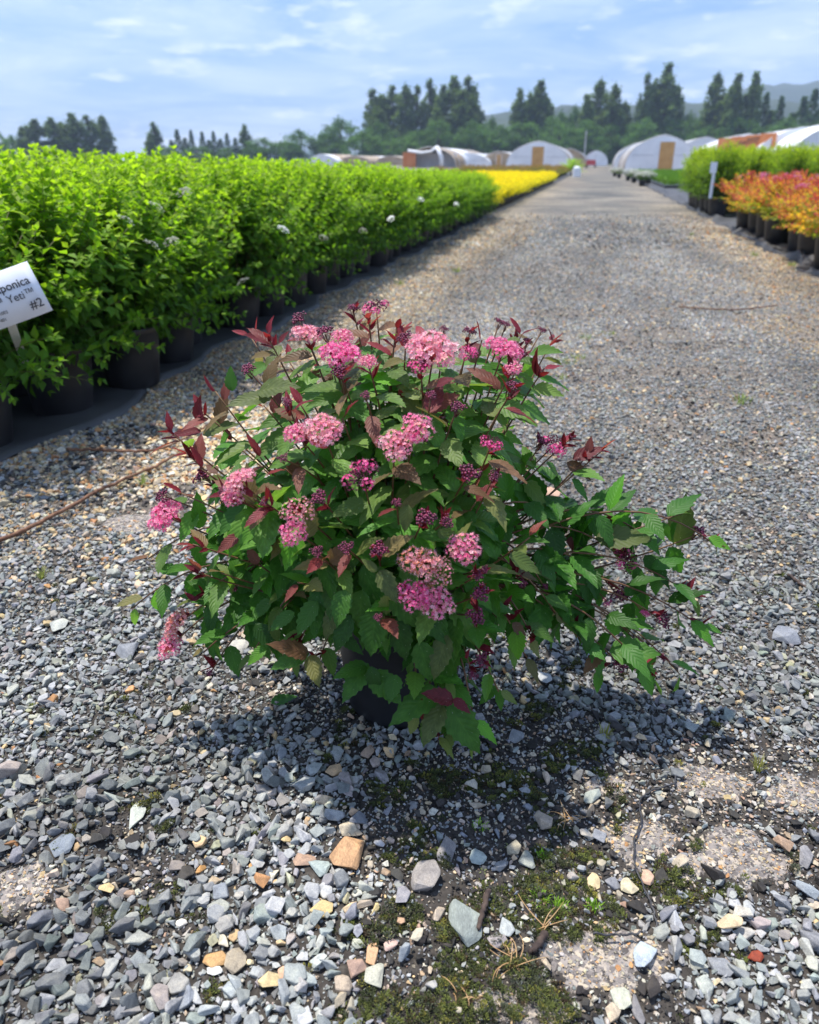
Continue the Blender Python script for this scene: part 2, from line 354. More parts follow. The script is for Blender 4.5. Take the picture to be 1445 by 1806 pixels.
nc = N(nt, 'ShaderNodeTexNoise', i_Scale=120.0, i_Detail=6.0, i_Roughness=0.75); nt.links.new(tc.outputs['Object'], nc.inputs['Vector'])
ccol = mixc(nt, ramp(nt, nc.outputs[0], [(0.40, (1, 1, 1)), (0.46, (0, 0, 0))]).outputs[0], ccol, (0.05, 0.045, 0.042))
nm = N(nt, 'ShaderNodeTexNoise', i_Scale=45.0, i_Detail=6.0, i_Roughness=0.75); nt.links.new(tc.outputs['Object'], nm.inputs['Vector'])
cmask = ramp(nt, math_n(nt, 'ADD', sp.outputs[1], math_n(nt, 'MULTIPLY', math_n(nt, 'SUBTRACT', nm.outputs[0], 0.5), 2.6)), [(0.50, (0, 0, 0)), (0.58, (1, 1, 1))]).outputs[0]
gcol = mixc(nt, cmask, gcol, ccol)
nt.links.new(gcol, b.inputs['Base Color']); b.inputs['Roughness'].default_value = 0.85; b.inputs['Specular IOR Level'].default_value = 0.25
bh = math_n(nt, 'ADD', math_n(nt, 'MULTIPLY', math_n(nt, 'SUBTRACT', 1.0, vo.outputs['Distance']), math_n(nt, 'SUBTRACT', 1.0, dm)), math_n(nt, 'MULTIPLY', nd.outputs[0], 0.5))
bp = N(nt, 'ShaderNodeBump', i_Strength=0.8, i_Distance=0.008); nt.links.new(bh, bp.inputs['Height']); nt.links.new(bp.outputs[0], b.inputs['Normal'])
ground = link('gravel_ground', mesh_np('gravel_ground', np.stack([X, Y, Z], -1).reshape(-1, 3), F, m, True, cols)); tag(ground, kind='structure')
def gz(x, y):
    x = np.asarray(x, float); y = np.asarray(y, float)
    nr = np.clip((6 - np.hypot(x, y)) / 3, 0, 1); c = zones(x, y)[1]
    return nr * ((fbm(x, y, 3, 3) - 0.5) * 0.014 * (1 - c) + (fbm(x, y, 30, 3) - 0.5) * 0.008 * (1 - 0.8 * c) + 0.002 * c - 0.003)

# ------------------------------------------------------------------ stones
def rock_mesh(name, seed, n=13, flat=0.5, bev=0.05, mat=None):
    r = random.Random(seed); bm = bmesh.new()
    sx, sy = 1.0, r.uniform(0.5, 0.9)
    fl = flat * r.uniform(0.75, 1.3)
    for i in range(n):
        v = Vector((r.gauss(0, 1), r.gauss(0, 1), r.gauss(0, 1))).normalized() * r.uniform(0.85, 1.0)
        v = Vector((v.x * sx, v.y * sy, max(-0.8, min(0.8, v.z * 1.3)) * fl)); bm.verts.new(v)
    res = bmesh.ops.convex_hull(bm, input=bm.verts)
    bmesh.ops.delete(bm, geom=[g for g in res['geom_interior'] if isinstance(g, bmesh.types.BMVert)], context='VERTS')
    bmesh.ops.dissolve_limit(bm, angle_limit=R(14), verts=bm.verts, edges=bm.edges)
    bmesh.ops.bevel(bm, geom=bm.edges[:], offset=bev, segments=1, affect='EDGES', clamp_overlap=True)
    bmesh.ops.triangulate(bm, faces=bm.faces)
    me = bpy.data.meshes.new(name); bm.to_mesh(me); bm.free()
    if mat: me.materials.append(mat)
    return me
NV = 14
rock_i = [rock_mesh('gravel_stone', 100 + k, n=random.Random(k).choice([8, 9, 10, 12, 14]), flat=0.52, mat=M_stone_i) for k in range(NV)]
rock_o = []
for me in rock_i:
    c = me.copy(); c.materials.clear(); c.materials.append(M_stone_o); rock_o.append(c)

PAL_G = np.array([1.17, 1.12, 1.05]) * np.array([(.165, .182, .192), (.215, .230, .236), (.135, .146, .152), (.255, .268, .268), (.19, .206, .208), (.32, .328, .305), (.22, .24, .225), (.35, .345, .32), (.29, .26, .235), (.20, .187, .187), (.43, .33, .22), (.11, .115, .122)])
PW_G = np.array([.17, .17, .12, .14, .11, .08, .06, .05, .03, .03, .03, .01])
PAL_T = np.array([(.50, .36, .19), (.52, .41, .26), (.43, .37, .26), (.46, .24, .10), (.36, .345, .31), (.26, .26, .25), (.52, .48, .39), (.34, .25, .17), (.21, .22, .22)])
PW_T = np.array([.22, .19, .15, .09, .12, .07, .07, .05, .04])
PAL_D = np.array([(.030, .026, .024), (.05, .045, .04), (.42, .35, .26), (.30, .30, .29), (.22, .23, .245), (.50, .46, .38), (.40, .27, .18)])
PW_D = np.array([.24, .18, .19, .13, .12, .08, .06])
def pick(pal, w, n):
    c = pal[rng.choice(len(pal), n, p=w / w.sum())]
    return np.clip(c * rng.lognormal(0, 0.16, (n, 1)) * rng.normal(1, 0.03, (n, 3)), 0.01, 0.85)
def half_w(y): return 0.75 + 0.75 * y
def in_road(x, y):
    s, t = ST(x, y); e = 0.06 * np.sin(s * 3.1) + 0.04 * np.sin(s * 7.7)
    return (t > -1.83 + e) & (t < 1.94 + 0.12 * np.sin(s * 2.3))
def layer(y0, y1, cell, rlo, rhi, keep, flatz=0.25, only=None):
    ny = int((y1 - y0) / cell); W = half_w(y1); nx = int(2 * W / cell)
    gx, gy = np.meshgrid(np.arange(nx), np.arange(ny)); x = (-W + (gx + rng.random(gx.shape)) * cell).ravel(); y = (y0 + (gy + rng.random(gy.shape)) * cell).ravel()
    k = (np.abs(x) < half_w(y)) & in_road(x, y); x = x[k]; y = y[k]
    d, c, m_, tn = zones(x, y)
    for cc, rx, ry in POT:
        q = np.sqrt(((x - cc[0]) / rx) ** 2 + ((y - cc[1]) / ry) ** 2); d = np.maximum(d, np.clip(1.6 - 1.5 * q, 0, .9))
    p = keep(d, c, m_, tn, x, y); k = rng.random(len(x)) < p
    x, y, d, c, m_, tn = (a[k] for a in (x, y, d, c, m_, tn)); n = len(x)
    r = rlo + (rhi - rlo) * rng.random(n) ** 1.7; r = r * np.where(rng.random(n) < .06, 1.3, 1.0)
    far = np.clip((y - 1.2) / 1.5, 0, 1); 
    scl = np.stack([r * rng.uniform(.85, 1.25, n), r * rng.uniform(.8, 1.15, n), r * rng.uniform(.75, 1.2, n)], -1)
    scl[c > .5] *= (0.75, 0.75, 0.45)
    rot = np.stack([rng.normal(0, .28, n), rng.normal(0, .28, n), rng.uniform(0, 6.283, n)], -1)
    z = gz(x, y) + r * flatz * rng.uniform(0.4, 1.6, n)
    z[c > .5] = gz(x[c > .5], y[c > .5]) + 0.0008
    col = pick(PAL_G, PW_G, n) * (1 + .18 * np.clip((y - 1.6) / 3, 0, 1))[:, None]
    col = np.minimum(col, .34)
    # patches of tan stones come in drifts
    kt = rng.random(n) < tn * 0.95 + 0.05; col[kt] = pick(PAL_T, PW_T, kt.sum()); scl *= (1 + .45 * tn * (y < 3.2) * (r > .005))[:, None]
    s__, t__ = ST(x, y); lf = .5 * fbm(x + 20, y * .45 + 3, 1.6, 4) + .5 * fbm(t__ * 2.4 + 9, s__ * .5, 1.2, 4); col *= (1 + 1.5 * (lf - .5))[:, None]; kp = (rng.random(n) < np.clip((lf - .52) * 2.5, 0, .14) * np.clip((y - 1.3), 0.05, 1)); col[kp] = pick(PAL_T[[2, 4, 6, 0, 1]], np.array([.3, .3, .1, .15, .15]), kp.sum())
    kd = rng.random(n) < np.maximum(d * 0.85, c * 0.9); col[kd] = pick(PAL_D, PW_D, kd.sum())
    kc = kd & (c > .5); col[kc] = pick(PAL_T, PW_T, kc.sum())
    return [np.stack([x, y, z], -1), rot, scl, col, rng.integers(0, NV, n)]
big = lambda d, c, m_, t, x, y: np.clip(1.0 - 0.80 * d, 0, 1) * (1 - .9 * (c > .3)) * (1 - .7 * m_)
med = lambda d, c, m_, t, x, y: np.clip(0.95 - 0.30 * d, 0, 1) * (1 - .1 * (c > .3)) * (1 - .5 * m_)
fin = lambda d, c, m_, t, x, y: np.clip(0.5 + 0.5 * d, 0, 1) * (1 - .2 * (c > .3)) * (1 - .4 * m_)
# distinctive rocks, each a thing of its own
ROCKC = []
def rock(px, py, wpx, hpx, col, label, seed, flat=0.35, rz=0.0, name='rock', lift=0.25):
    c = G(px, py); dep_ = 1336 / (np.linalg.norm(ray(px, py)) * (H / -ray(px, py)[2]) / np.linalg.norm(ray(px, py)))
    sx = wpx / dep_ / 2; el = -ray(px, py)[2] / np.linalg.norm(ray(px, py)); sy = hpx / dep_ / 2 / max(el, .3)
    me = rock_mesh(name, seed, n=15, flat=0.6, bev=0.05, mat=M_stone_o)
    co = np.array([v.co[:] for v in me.vertices]); mnx = np.abs(co[:, 0]).max(); mny = np.abs(co[:, 1]).max()
    o = link(name, me); sz = min(sx, sy) * flat * 1.6
    o.scale = (sx / mnx, sy / mny, sz); o.rotation_euler = (0, 0, rz); o.location = (c[0], c[1], float(gz(c[0], c[1])) + sz * lift + .003); o.color = (*col, 1)
    ROCKC.append((c[0], c[1], sx, sy)); return tag(o, label, 'rock')
rock(615, 1510, 66, 56, (.46, .27, .14), 'large orange rock with pale streaks lying on dark dirt below the pink shrub', 1)
rock(762, 1560, 74, 72, (.27, .245, .225), 'rough pinkish grey lump of old concrete beside the long greenish rock', 2)
rock(822, 1623, 62, 84, (.235, .26, .235), 'biggest greenish grey rock with a pointed lower end, on mossy dirt', 3)
rock(788, 1505, 36, 50, (.24, .22, .205), 'small dirty concrete lump just above the larger pinkish grey lump', 4)
rock(842, 1513, 34, 28, (.36, .40, .36), 'pale green angular rock on black dirt above the greenish grey rock', 5)
rock(930, 1517, 32, 34, (.27, .285, .25), 'olive grey triangular rock beside a tiny bright green weed', 6)
rock(893, 1635, 30, 32, (.36, .38, .37), 'pale grey rounded rock right of the dark wood sliver', 7)
rock(876, 1664, 42, 24, (.27, .24, .235), 'brownish grey oval rock under the pale rounded rock', 8)
rock(1048, 1553, 26, 30, (.56, .44, .25), 'cream yellow rock next to two slate pieces at the gravel edge', 9)
rock(1112, 1562, 36, 26, (.58, .50, .33), 'pale yellow pointed rock at the top edge of the slate gravel', 10)
rock(1143, 1545, 28, 24, (.50, .33, .23), 'pinkish rock crossed by the black wire', 11)
rock(1137, 1690, 50, 46, (.40, .45, .49), 'pale blue white angular rock at the corner of the slate gravel', 12)
rock(1333, 1684, 30, 18, (.24, .045, .02), 'small brick red rock among the slate gravel', 13)
rock(1097, 1765, 38, 34, (.42, .42, .33), 'pale greenish rock at the lower tip of the old paving', 14)
rock(1128, 1780, 28, 46, (.20, .19, .19), 'long dark grey slate piece beside the pale greenish rock', 15)
rock(240, 1290 + 150, 30, 44, (.42, .44, .38), 'tall pale greenish rock among grey gravel near the left edge', 16)
rock(110, 1395 + 95, 44, 40, (.19, .215, .245), 'wide blue grey slate piece left of the bare dirt patch', 17)
rock(380, 1690, 44, 30, (.50, .30, .13), 'orange brown rock paired with a flat brown slate', 18)
rock(415, 1696, 42, 40, (.31, .26, .19), 'flat brown slate beside the orange brown rock', 19)
rock(378, 1712, 30, 14, (.56, .56, .52), 'small white rock under the orange brown rock', 20)
rock(537, 1518, 44, 24, (.36, .24, .17), 'brown flat rock left of the large orange rock', 21)
rock(560, 1532, 46, 30, (.33, .38, .36), 'pale green flat rock touching the brown flat rock', 22)
rock(660, 1690, 28, 36, (.52, .32, .18), 'upright orange rock near the mossy ground', 23)
rock(625, 1713, 46, 30, (.32, .215, .165), 'reddish brown rock left of the upright orange rock', 24)
rock(662, 1727, 38, 36, (.44, .43, .34), 'cream coloured rock below the upright orange rock', 25)
rock(648, 1330, 26, 22, (.42, .30, .22), 'tan cube shaped rock in the shade below the pot', 26)
rock(590, 1360, 34, 22, (.50, .34, .20), 'sandy orange rock in the shadow edge below the pot', 27)
rock(690, 1672, 26, 22, (.52, .37, .31), 'pink rock half sunk in moss', 28)
rock(500, 1720, 22, 26, (.56, .36, .24), 'small salmon rock standing upright in the slate gravel', 29)
rock(910, 1300, 30, 22, (.24, .25, .26), 'round grey rock in dark dirt right of the shrub', 30)
rock(958, 1200, 30, 22, (.34, .35, .35), 'pale grey rock in the shade right of the hanging leaf', 31)
rock(102, 1495 - 390 + 0, 34, 20, (.36, .37, .33), 'pale flat rock among gravel at the left edge', 32)
rock(225, 1148, 44, 24, (.22, .23, .245), 'dark grey slab shaped rock left of the orange flower heads', 33)
rock(975, 870, 30, 16, (.42, .27, .19), 'reddish tan rock just behind the shrub on its right', 34)
rock(1385, 1125, 56, 26, (.22, .23, .25), 'wide blue grey rock near the right edge of the photo', 35)
rock(420, 1700 - 560, 36, 26, (.40, .38, .33), 'pale tan rock beneath the left branches', 36)

far_k = lambda d, c, m_, t, x, y: np.clip((15.5 - y) / 6.5, 0, 1) * (1 - .8 * d)
L = [layer(.22, .95, .0172, .0090, .0195, big, .45), layer(.95, 1.6, .0160, .0070, .0150, big, .45), layer(1.6, 2.8, .0145, .0060, .0120, big, .4), layer(2.8, 5.5, .0175, .0065, .0125, big, .3), layer(5.5, 9, .024, .008, .015, far_k, .3), layer(9, 15.5, .040, .013, .023, far_k, .35),
     layer(.22, 1.9, .0105, .0040, .0085, med, .45), layer(1.9, 4.2, .0135, .0035, .008, med, .4), layer(.22, 1.6, .0055, .0016, .0042, fin, .5)]
P_, R_, S_, K_, I_ = (np.concatenate([l[i] for l in L]) for i in range(5))
# keep the pot's foot clear
PC = np.array([-0.015, 1.135])
k = np.hypot(P_[:, 0] - PC[0], P_[:, 1] - PC[1]) > 0.098
for (a_, b_, c_, d_) in ROCKC: k &= ~((((P_[:, 0] - a_) / (c_ * .95 + S_[:, 0] * .4)) ** 2 + ((P_[:, 1] - b_) / (d_ * .95 + S_[:, 0] * .4)) ** 2 < 1) & (S_[:, 0] > .003))
P_, R_, S_, K_, I_ = P_[k], R_[k], S_[k], K_[k], I_[k]
def visible_px(P):
    d = P - np.array([0, 0, H]); f = d[:, 1] * math.cos(PITCH) - d[:, 2] * math.sin(PITCH); u = d[:, 1] * math.sin(PITCH) + d[:, 2] * math.cos(PITCH)
    return 722.5 + FP * d[:, 0] / f, 903 - FP * u / f, f
px, py, dep = visible_px(P_); show = S_.max(1) / dep * ((px > 5) & (px < 1440) & (py < 1800) & (py > 0))
top = np.argsort(-show)[:300]
for i in top:
    o = link('stone', rock_o[I_[i]], parent=ground); o.location = P_[i]; o.rotation_euler = R_[i]; o.scale = S_[i]; o.color = (*K_[i], 1)
kk = np.ones(len(P_), bool); kk[top] = False; P_, R_, S_, K_, I_ = P_[kk], R_[kk], S_[kk], K_[kk], I_[kk]

def scatter(name, P, Rt, S, K, I, meshes, src_name):
    me = bpy.data.meshes.new(name); me.vertices.add(len(P)); me.vertices.foreach_set('co', P.astype(np.float32).ravel())
    for nm, ty, arr, fld in (('rot', 'FLOAT_VECTOR', Rt, 'vector'), ('scl', 'FLOAT_VECTOR', S, 'vector')):
        a = me.attributes.new(nm, ty, 'POINT'); a.data.foreach_set(fld, arr.astype(np.float32).ravel())
    a = me.attributes.new('idx', 'INT', 'POINT'); a.data.foreach_set('value', I.astype(np.int32))
    a = me.attributes.new('col', 'FLOAT_COLOR', 'POINT'); c = np.ones((len(P), 4), np.float32); c[:, :3] = K; a.data.foreach_set('color', c.ravel())
    coll = bpy.data.collections.new(src_name)
    for i, m_ in enumerate(meshes):
        o = bpy.data.objects.new('%s_%02d' % (src_name, i), m_); coll.objects.link(o)
    ng = bpy.data.node_groups.new(name, 'GeometryNodeTree')
    ng.interface.new_socket('Geometry', in_out='INPUT', socket_type='NodeSocketGeometry'); ng.interface.new_socket('Geometry', in_out='OUTPUT', socket_type='NodeSocketGeometry')
    gi = ng.nodes.new('NodeGroupInput'); go = ng.nodes.new('NodeGroupOutput'); ip = ng.nodes.new('GeometryNodeInstanceOnPoints')
    ci = ng.nodes.new('GeometryNodeCollectionInfo'); ci.inputs['Collection'].default_value = coll; ci.inputs['Separate Children'].default_value = True; ci.inputs['Reset Children'].default_value = True
    ip.inputs['Pick Instance'].default_value = True
    def na(nm, ty):
        n = ng.nodes.new('GeometryNodeInputNamedAttribute'); n.data_type = ty; n.inputs['Name'].default_value = nm; return n.outputs['Attribute']
    ng.links.new(gi.outputs[0], ip.inputs['Points']); ng.links.new(ci.outputs[0], ip.inputs['Instance'])
    ng.links.new(na('idx', 'INT'), ip.inputs['Instance Index']); ng.links.new(na('rot', 'FLOAT_VECTOR'), ip.inputs['Rotation']); ng.links.new(na('scl', 'FLOAT_VECTOR'), ip.inputs['Scale'])
    ng.links.new(ip.outputs[0], go.inputs[0])
    o = link(name, me); md = o.modifiers.new('scatter', 'NODES'); md.node_group = ng
    return o
g = scatter('gravel', P_, R_, S_, K_, I_, rock_i, 'crushed_stone')
tag(g, 'crushed grey and tan gravel covering the track', 'gravel', kind='stuff')

# moss, weeds, crumbs
def blade_tuft(name, n, h, w, spread, seed, mat):
    r = random.Random(seed); V = []; F = []
    for i in range(n):
        a = r.uniform(0, 6.28); rad = spread * math.sqrt(r.random()); bx, by = rad * math.cos(a), rad * math.sin(a)
        la = a + r.uniform(-.7, .7); lean = r.uniform(.1, .9); hh = h * r.uniform(.5, 1.0)
        tx, ty = bx + lean * hh * math.cos(la), by + lean * hh * math.sin(la); ox, oy = -math.sin(la) * w / 2, math.cos(la) * w / 2
        k = len(V); mx_, my_ = (bx * .55 + tx * .45), (by * .55 + ty * .45)
        V += [(bx - ox, by - oy, 0), (bx + ox, by + oy, 0), (mx_ + ox, my_ + oy, hh * .6), (mx_ - ox, my_ - oy, hh * .6), (tx, ty, hh * (1 - lean * .35))]
        F += [(k, k + 1, k + 2, k + 3), (k + 3, k + 2, k + 4)]
    me = bpy.data.meshes.new(name); me.from_pydata(V, [], F); me.materials.append(mat); return me
mt = [blade_tuft('moss_tuft', 34, 1.0, .28, 1.1, k, M_moss) for k in range(4)]
n = 70000; x = rng.uniform(-1.0, 1.2, n); y = rng.uniform(.3, 1.6, n); q = zones(x, y)
k = rng.random(n) < q[2] ** 1.1 * 0.95; x = x[k]; y = y[k]; n = k.sum(); h_ = fbm(x, y, 25, 2)
P = np.stack([x, y, gz(x, y) + np.clip(h_ - .45, 0, 1) * .02], -1); s_ = rng.uniform(.0028, .0058, n)
mc = np.array([(.07, .085, .020), (.13, .15, .03), (.045, .055, .018), (.24, .22, .04), (.09, .10, .06), (.07, .045, .02)])
o = scatter('moss', P, np.stack([np.zeros(n), np.zeros(n), rng.uniform(0, 6, n)], -1), np.stack([s_] * 3, -1), mc[rng.choice(6, n, p=[.3, .2, .2, .08, .12, .1])] * rng.uniform(.7, 1.3, (n, 1)), rng.integers(0, 4, n), mt, 'moss_source')
tag(o, 'dark green and yellowish moss creeping over the dirt', 'moss', kind='stuff')

def col_mesh(name, V, F, col, mat, var=.2):
    V = np.asarray(V, float); c = np.tile(col, (len(V), 1)) * rng.uniform(1 - var, 1 + var, (len(V), 1))
    return mesh_np(name, V, F, mat, False, c)
def weed(px, py, h, n, col, label, w=.0016, spread=.006, cat='weed', name='weed', group=None):
    c = G(px, py); me0 = blade_tuft(name, n, h, w, spread, int(px), M_grass)
    a = me0.attributes.new('col', 'FLOAT_COLOR', 'POINT'); cc = np.ones((len(me0.vertices), 4), np.float32)
    cc[:, :3] = np.array(col) * np.repeat(rng.uniform(.7, 1.25, (len(me0.vertices) // 5, 1)), 5, 0); a.data.foreach_set('color', cc.ravel())
    return tag(link(name, me0, loc=(c[0], c[1], float(gz(c[0], c[1])))), label, cat, group)
BG = (.16, .30, .02)
weed(957, 1510, .012, 34, BG, 'tiny bright green rosette weed beside the olive grey triangular rock', .0030, .005)
weed(950, 1585, .012, 60, BG, 'small bright green tuft left of the needle leaved moss', .0012, .012)
weed(985, 1602, .013, 80, BG, 'small bright needle leaved tuft on moss beside cream yellow rock', .0012, .013)
weed(1048, 1598, .013, 40, BG, 'bright green tuft at the edge of the slate gravel', .0012, .008)
weed(845, 1458, .012, 30, BG, 'tiny green tuft among dark pebbles under the shrub', .0016, .010)
weed(1066, 1303, .03, 26, (.20, .20, .05), 'yellowish grass tuft on dirt right of the shrub')
weed(1336, 1358, .03, 30, (.20, .20, .06), 'yellowish grass tuft in the gravel near the right edge')
weed(75, 1020, .04, 34, (.22, .24, .08), 'pale grass tuft in gravel near the left edge')
weed(252, 855, .05, 34, (.20, .24, .08), 'pale grass tuft beside the brown root')
weed(1270, 550, .03, 12, (.2, .2, .06), 'faint dry tuft on the track beyond the shrub')
for i, (a_, b_, hh, nn) in enumerate(sorted([(1305, 708, .05, 26), (1035, 598, .04, 22), (1075, 590, .03, 18), (1430 - 100, 452, .07, 50), (1395, 470, .06, 40), (805, 480, .06, 46), (705, 502, .06, 24), (1000, 640, .04, 26), (1020, 632, .03, 26), (985, 668, .03, 24), (980, 700, .03, 22), (1220, 415, .05, 40)], key=lambda q: -q[1])):
    weed(a_, b_, hh, nn, (.16, .22, .04), 'small weed on the open track behind the shrub, %s nearest the camera' % ['very', 'second', 'third', 'fourth', 'fifth', 'sixth', 'seventh', 'eighth', 'ninth', 'tenth', 'eleventh', 'twelfth'][i], .003, .04, group='weeds scattered on the track', name='weed')
def tiny_plant(px, py, label):
    c = G(px, py); t = thing('seedling', label, 'seedling', (c[0], c[1], float(gz(c[0], c[1])) + .003))
    for k in range(4):
        a = k * 1.57 + .5; Lf = .0075; V = [(0, 0, 0), (Lf * .5 * math.cos(a + .35), Lf * .5 * math.sin(a + .35), .003), (Lf * math.cos(a), Lf * math.sin(a), .002), (Lf * .5 * math.cos(a - .35), Lf * .5 * math.sin(a - .35), .003)]
        link('leaf', col_mesh('leaf', V, [(0, 1, 2, 3)], (.14, .16, .06), M_grass), parent=t)
    mb = MB(); mb.tube([(0, 0, -.004), (0, 0, .001)], .0008, .0006, 5); mb.obj('stem', M_stem, t)
tiny_plant(1158, 1537, 'tiny four leaved seedling beside the pinkish rock'); tiny_plant(897, 1492, 'tiny seedling with narrow leaves on black dirt'); tiny_plant(852, 1540, 'tiny reddish seedling by the pale green angular rock')
def straw(px, py, n, rad, label):
    c = G(px, py); c[2] = float(gz(c[0], c[1])); t = thing('dead_grass', label, 'dead grass', c)
    r = random.Random(px)
    for i in range(n):
        a = r.choice([.3, 1.9, 3.6]) + r.gauss(0, .75); l = rad * r.uniform(.25, 1.05); p1 = np.array([math.cos(a) * l * .5, math.sin(a) * l * .5, r.uniform(.006, .02)]); a2 = a + r.uniform(-1.5, 1.5)
        p2 = p1 + np.array([math.cos(a2) * l * .5, math.sin(a2) * l * .5, -p1[2] + r.uniform(.002, .01)])
        mb = MB(); mb.tube(bez(np.array([r.gauss(0, .008), r.gauss(0, .008), .001]), p1, p2, 7), .0008, .0003, 5); mb.obj('straw', M_straw, t, True)
straw(1000, 1440, 9, .045, 'dry orange brown grass clump on dirt above the cream rocks')
straw(905, 1700, 13, .05, 'larger dry straw clump in the mossy dirt near the bottom')
straw(960, 1640, 5, .06, 'few long dry straws lying across the moss by the slate gravel')
straw(810, 1760, 5, .05, 'pale dry straws lying over the lowest moss')
def line_thing(name, pts, r, mat, label, cat, r1=None, zoff=.004, jit=0.0, n=7):
    P = np.array([G(*p) for p in pts]); 
    # resample with catmull-rom
    Q = []
    for i in range(len(P) - 1):
        p0, p1, p2, p3 = P[max(i - 1, 0)], P[i], P[i + 1], P[min(i + 2, len(P) - 1)]
        for t in np.linspace(0, 1, 8, endpoint=False): Q.append(.5 * ((2 * p1) + (-p0 + p2) * t + (2 * p0 - 5 * p1 + 4 * p2 - p3) * t * t + (-p0 + 3 * p1 - 3 * p2 + p3) * t ** 3))
    Q.append(P[-1]); Q = np.array(Q); Q += rng.normal(0, jit, Q.shape) * np.array([1, 1, .5]); Q[:, 2] = gz(Q[:, 0], Q[:, 1]) + zoff + rng.uniform(0, jit, len(Q))
    mb = MB(); mb.tube(Q, r, r1 or r, n); return tag(mb.obj(name, mat, smooth=True), label, cat)
line_thing('dead_root', [(-40, 985), (40, 950), (90, 925), (170, 880), (215, 858), (280, 830), (330, 800)], .0065, M_root, 'long reddish brown root lying over the tan gravel, lower one', 'root', .004, .020, .003)
line_thing('dead_root', [(120, 800), (180, 803), (240, 806), (285, 800), (330, 780), (380, 750)], .0055, M_root, 'thin reddish brown root nearer the black fabric, upper one', 'root', .003, .020, .003)
line_thing('dead_root', [(1195, 547), (1240, 550), (1300, 552), (1350, 547), (1370, 544)], .005, M_root, 'faint rusty root lying across the track on the right', 'root', .004, .022, .003)
line_thing('wire', [(1190, 1372), (1188, 1388), (1150, 1398), (1128, 1415), (1130, 1450), (1118, 1490), (1120, 1530), (1135, 1560), (1150, 1600), (1160, 1640)], .0014, M_wire, 'thin black wire winding down over the old paving', 'wire', None, .007, .0008)
line_thing('wire', [(1045, 1656), (1075, 1660), (1105, 1659), (1132, 1655)], .0015, M_wire, 'short piece of black wire lying across the slate gravel', 'wire', None, .012, .0008)
line_thing('twig', [(1388, 1022), (1403, 1031), (1424, 1045)], .004, M_wood, 'short dark twig on gravel near the right edge', 'twig', .003, .012, .001)
line_thing('wood_sliver', [(862, 1580), (852, 1615), (842, 1650)], .0045, M_wood, 'dark wood sliver beside the greenish grey rock', 'wood sliver', .003, .010, .0008)
line_thing('wood_sliver', [(962, 1652), (950, 1670), (938, 1684)], .005, M_wood, 'short brown wood sliver near the dry straw', 'wood sliver', .004, .008, .0008)

# ------------------------------------------------------------------ weed fabric
def fabric(name, inner, s0, s1, tfar, side, folds):
    ss = np.concatenate([np.arange(s0, 9, .05), np.arange(9, s1, .4)]); u = np.concatenate([[0, .012, .03, .06, .1, .15, .22, .3, .4, .55, .75, 1, 1.5], np.linspace(2.5, abs(tfar - inner), 8)])
    S, U = np.meshgrid(ss, u); edge = 0.05 * np.sin(S * 3.1) + 0.035 * np.sin(S * 7.7 + 1) + 0.03 * (fbm(S, S * 0 + 3, 2.2, 3) - .5)
    T = inner + side * U + edge * np.exp(-U * 3)
    Zf = 0.012 + folds * np.clip(fbm(S * 1.0, U * 2.5, 3.2, 4) - .42, 0, 1) * np.exp(-((U - .12) / .2) ** 2) + .006 * fbm(S, T, 5, 3)
    Zf[0] = 0.002
    Xf = S * DX + T * DY; Yf = S * DY - T * DX; idx = np.arange(S.size).reshape(S.shape)
    F = np.stack([idx[:-1, :-1], idx[:-1, 1:], idx[1:, 1:], idx[1:, :-1]], -1).reshape(-1, 4)
    if side > 0: F = F[:, ::-1].copy()
    m = noise_mat(name, (0.030, 0.030, 0.032), (0.085, 0.083, 0.082), 2.3, 0.62, 0.3, 300, lo=.3, hi=.75, bdist=.001)
    return tag(link(name, mesh_np(name, np.stack([Xf, Yf, Zf], -1).reshape(-1, 3), F[:, ::-1].copy(), m, True)), kind='structure')
fabric('ground_fabric', -1.80, -0.6, 75, -14, -1, .05)
fabric('ground_fabric', 1.93, 3.0, 75, 14, 1, .30)

# ------------------------------------------------------------------ leaf machinery
def leaf_template(nst=13, w=.25, fold=.28, droop=.22, wave=0.0, serr=.13, seed=0, twist=0.0):
    r = random.Random(seed); V = []; UV = []; F = []
    for i in range(nst + 1):
        u = i / nst; hw = w * (math.sin(math.pi * u ** .72) ** .85) * (1 - .25 * u) if 0 < u < 1 else .004
        y = u; z0 = -droop * u * u; tw = twist * (u - .3)
        for side in (-1, 0, 1):
            rows = ((1, ) if side == 0 else (.5, 1))
        teeth = 1 + (serr if i % 2 else -serr * .6)
        for k, q in enumerate((-1, -.5, 0, .5, 1)):
            e = hw * (teeth if abs(q) == 1 else 1); x = q * e; yy = y + (.018 if (abs(q) == 1 and i % 2) else 0)
            z = z0 + fold * abs(x) - (.16 * x * x / max(w, .01)) + wave * math.sin(u * 9 + q * 1.5) * abs(q) + tw * x
            V.append((x, yy, z)); UV.append((u, q))
    for i in range(nst):
        for k in range(4): a = i * 5 + k; F.append((a, a + 1, a + 6, a + 5))
    return np.array(V), np.array(F), np.array(UV)
def small_leaf(w=.2, fold=.3, droop=.15):
    V = np.array([(0, 0, 0), (-w, .42, fold * w - droop * .2), (0, .45, -droop * .25), (w, .42, fold * w - droop * .2), (0, 1, -droop)])
    return V, np.array([(0, 2, 1), (0, 3, 2), (1, 2, 4), (2, 3, 4)]), np.zeros((5, 2))
def frames(Fd, up):
    f = Fd / np.linalg.norm(Fd, axis=1, keepdims=True); n = up - (up * f).sum(1, keepdims=True) * f
    n /= np.maximum(np.linalg.norm(n, axis=1, keepdims=True), 1e-5); r = np.cross(f, n); return r, f, n
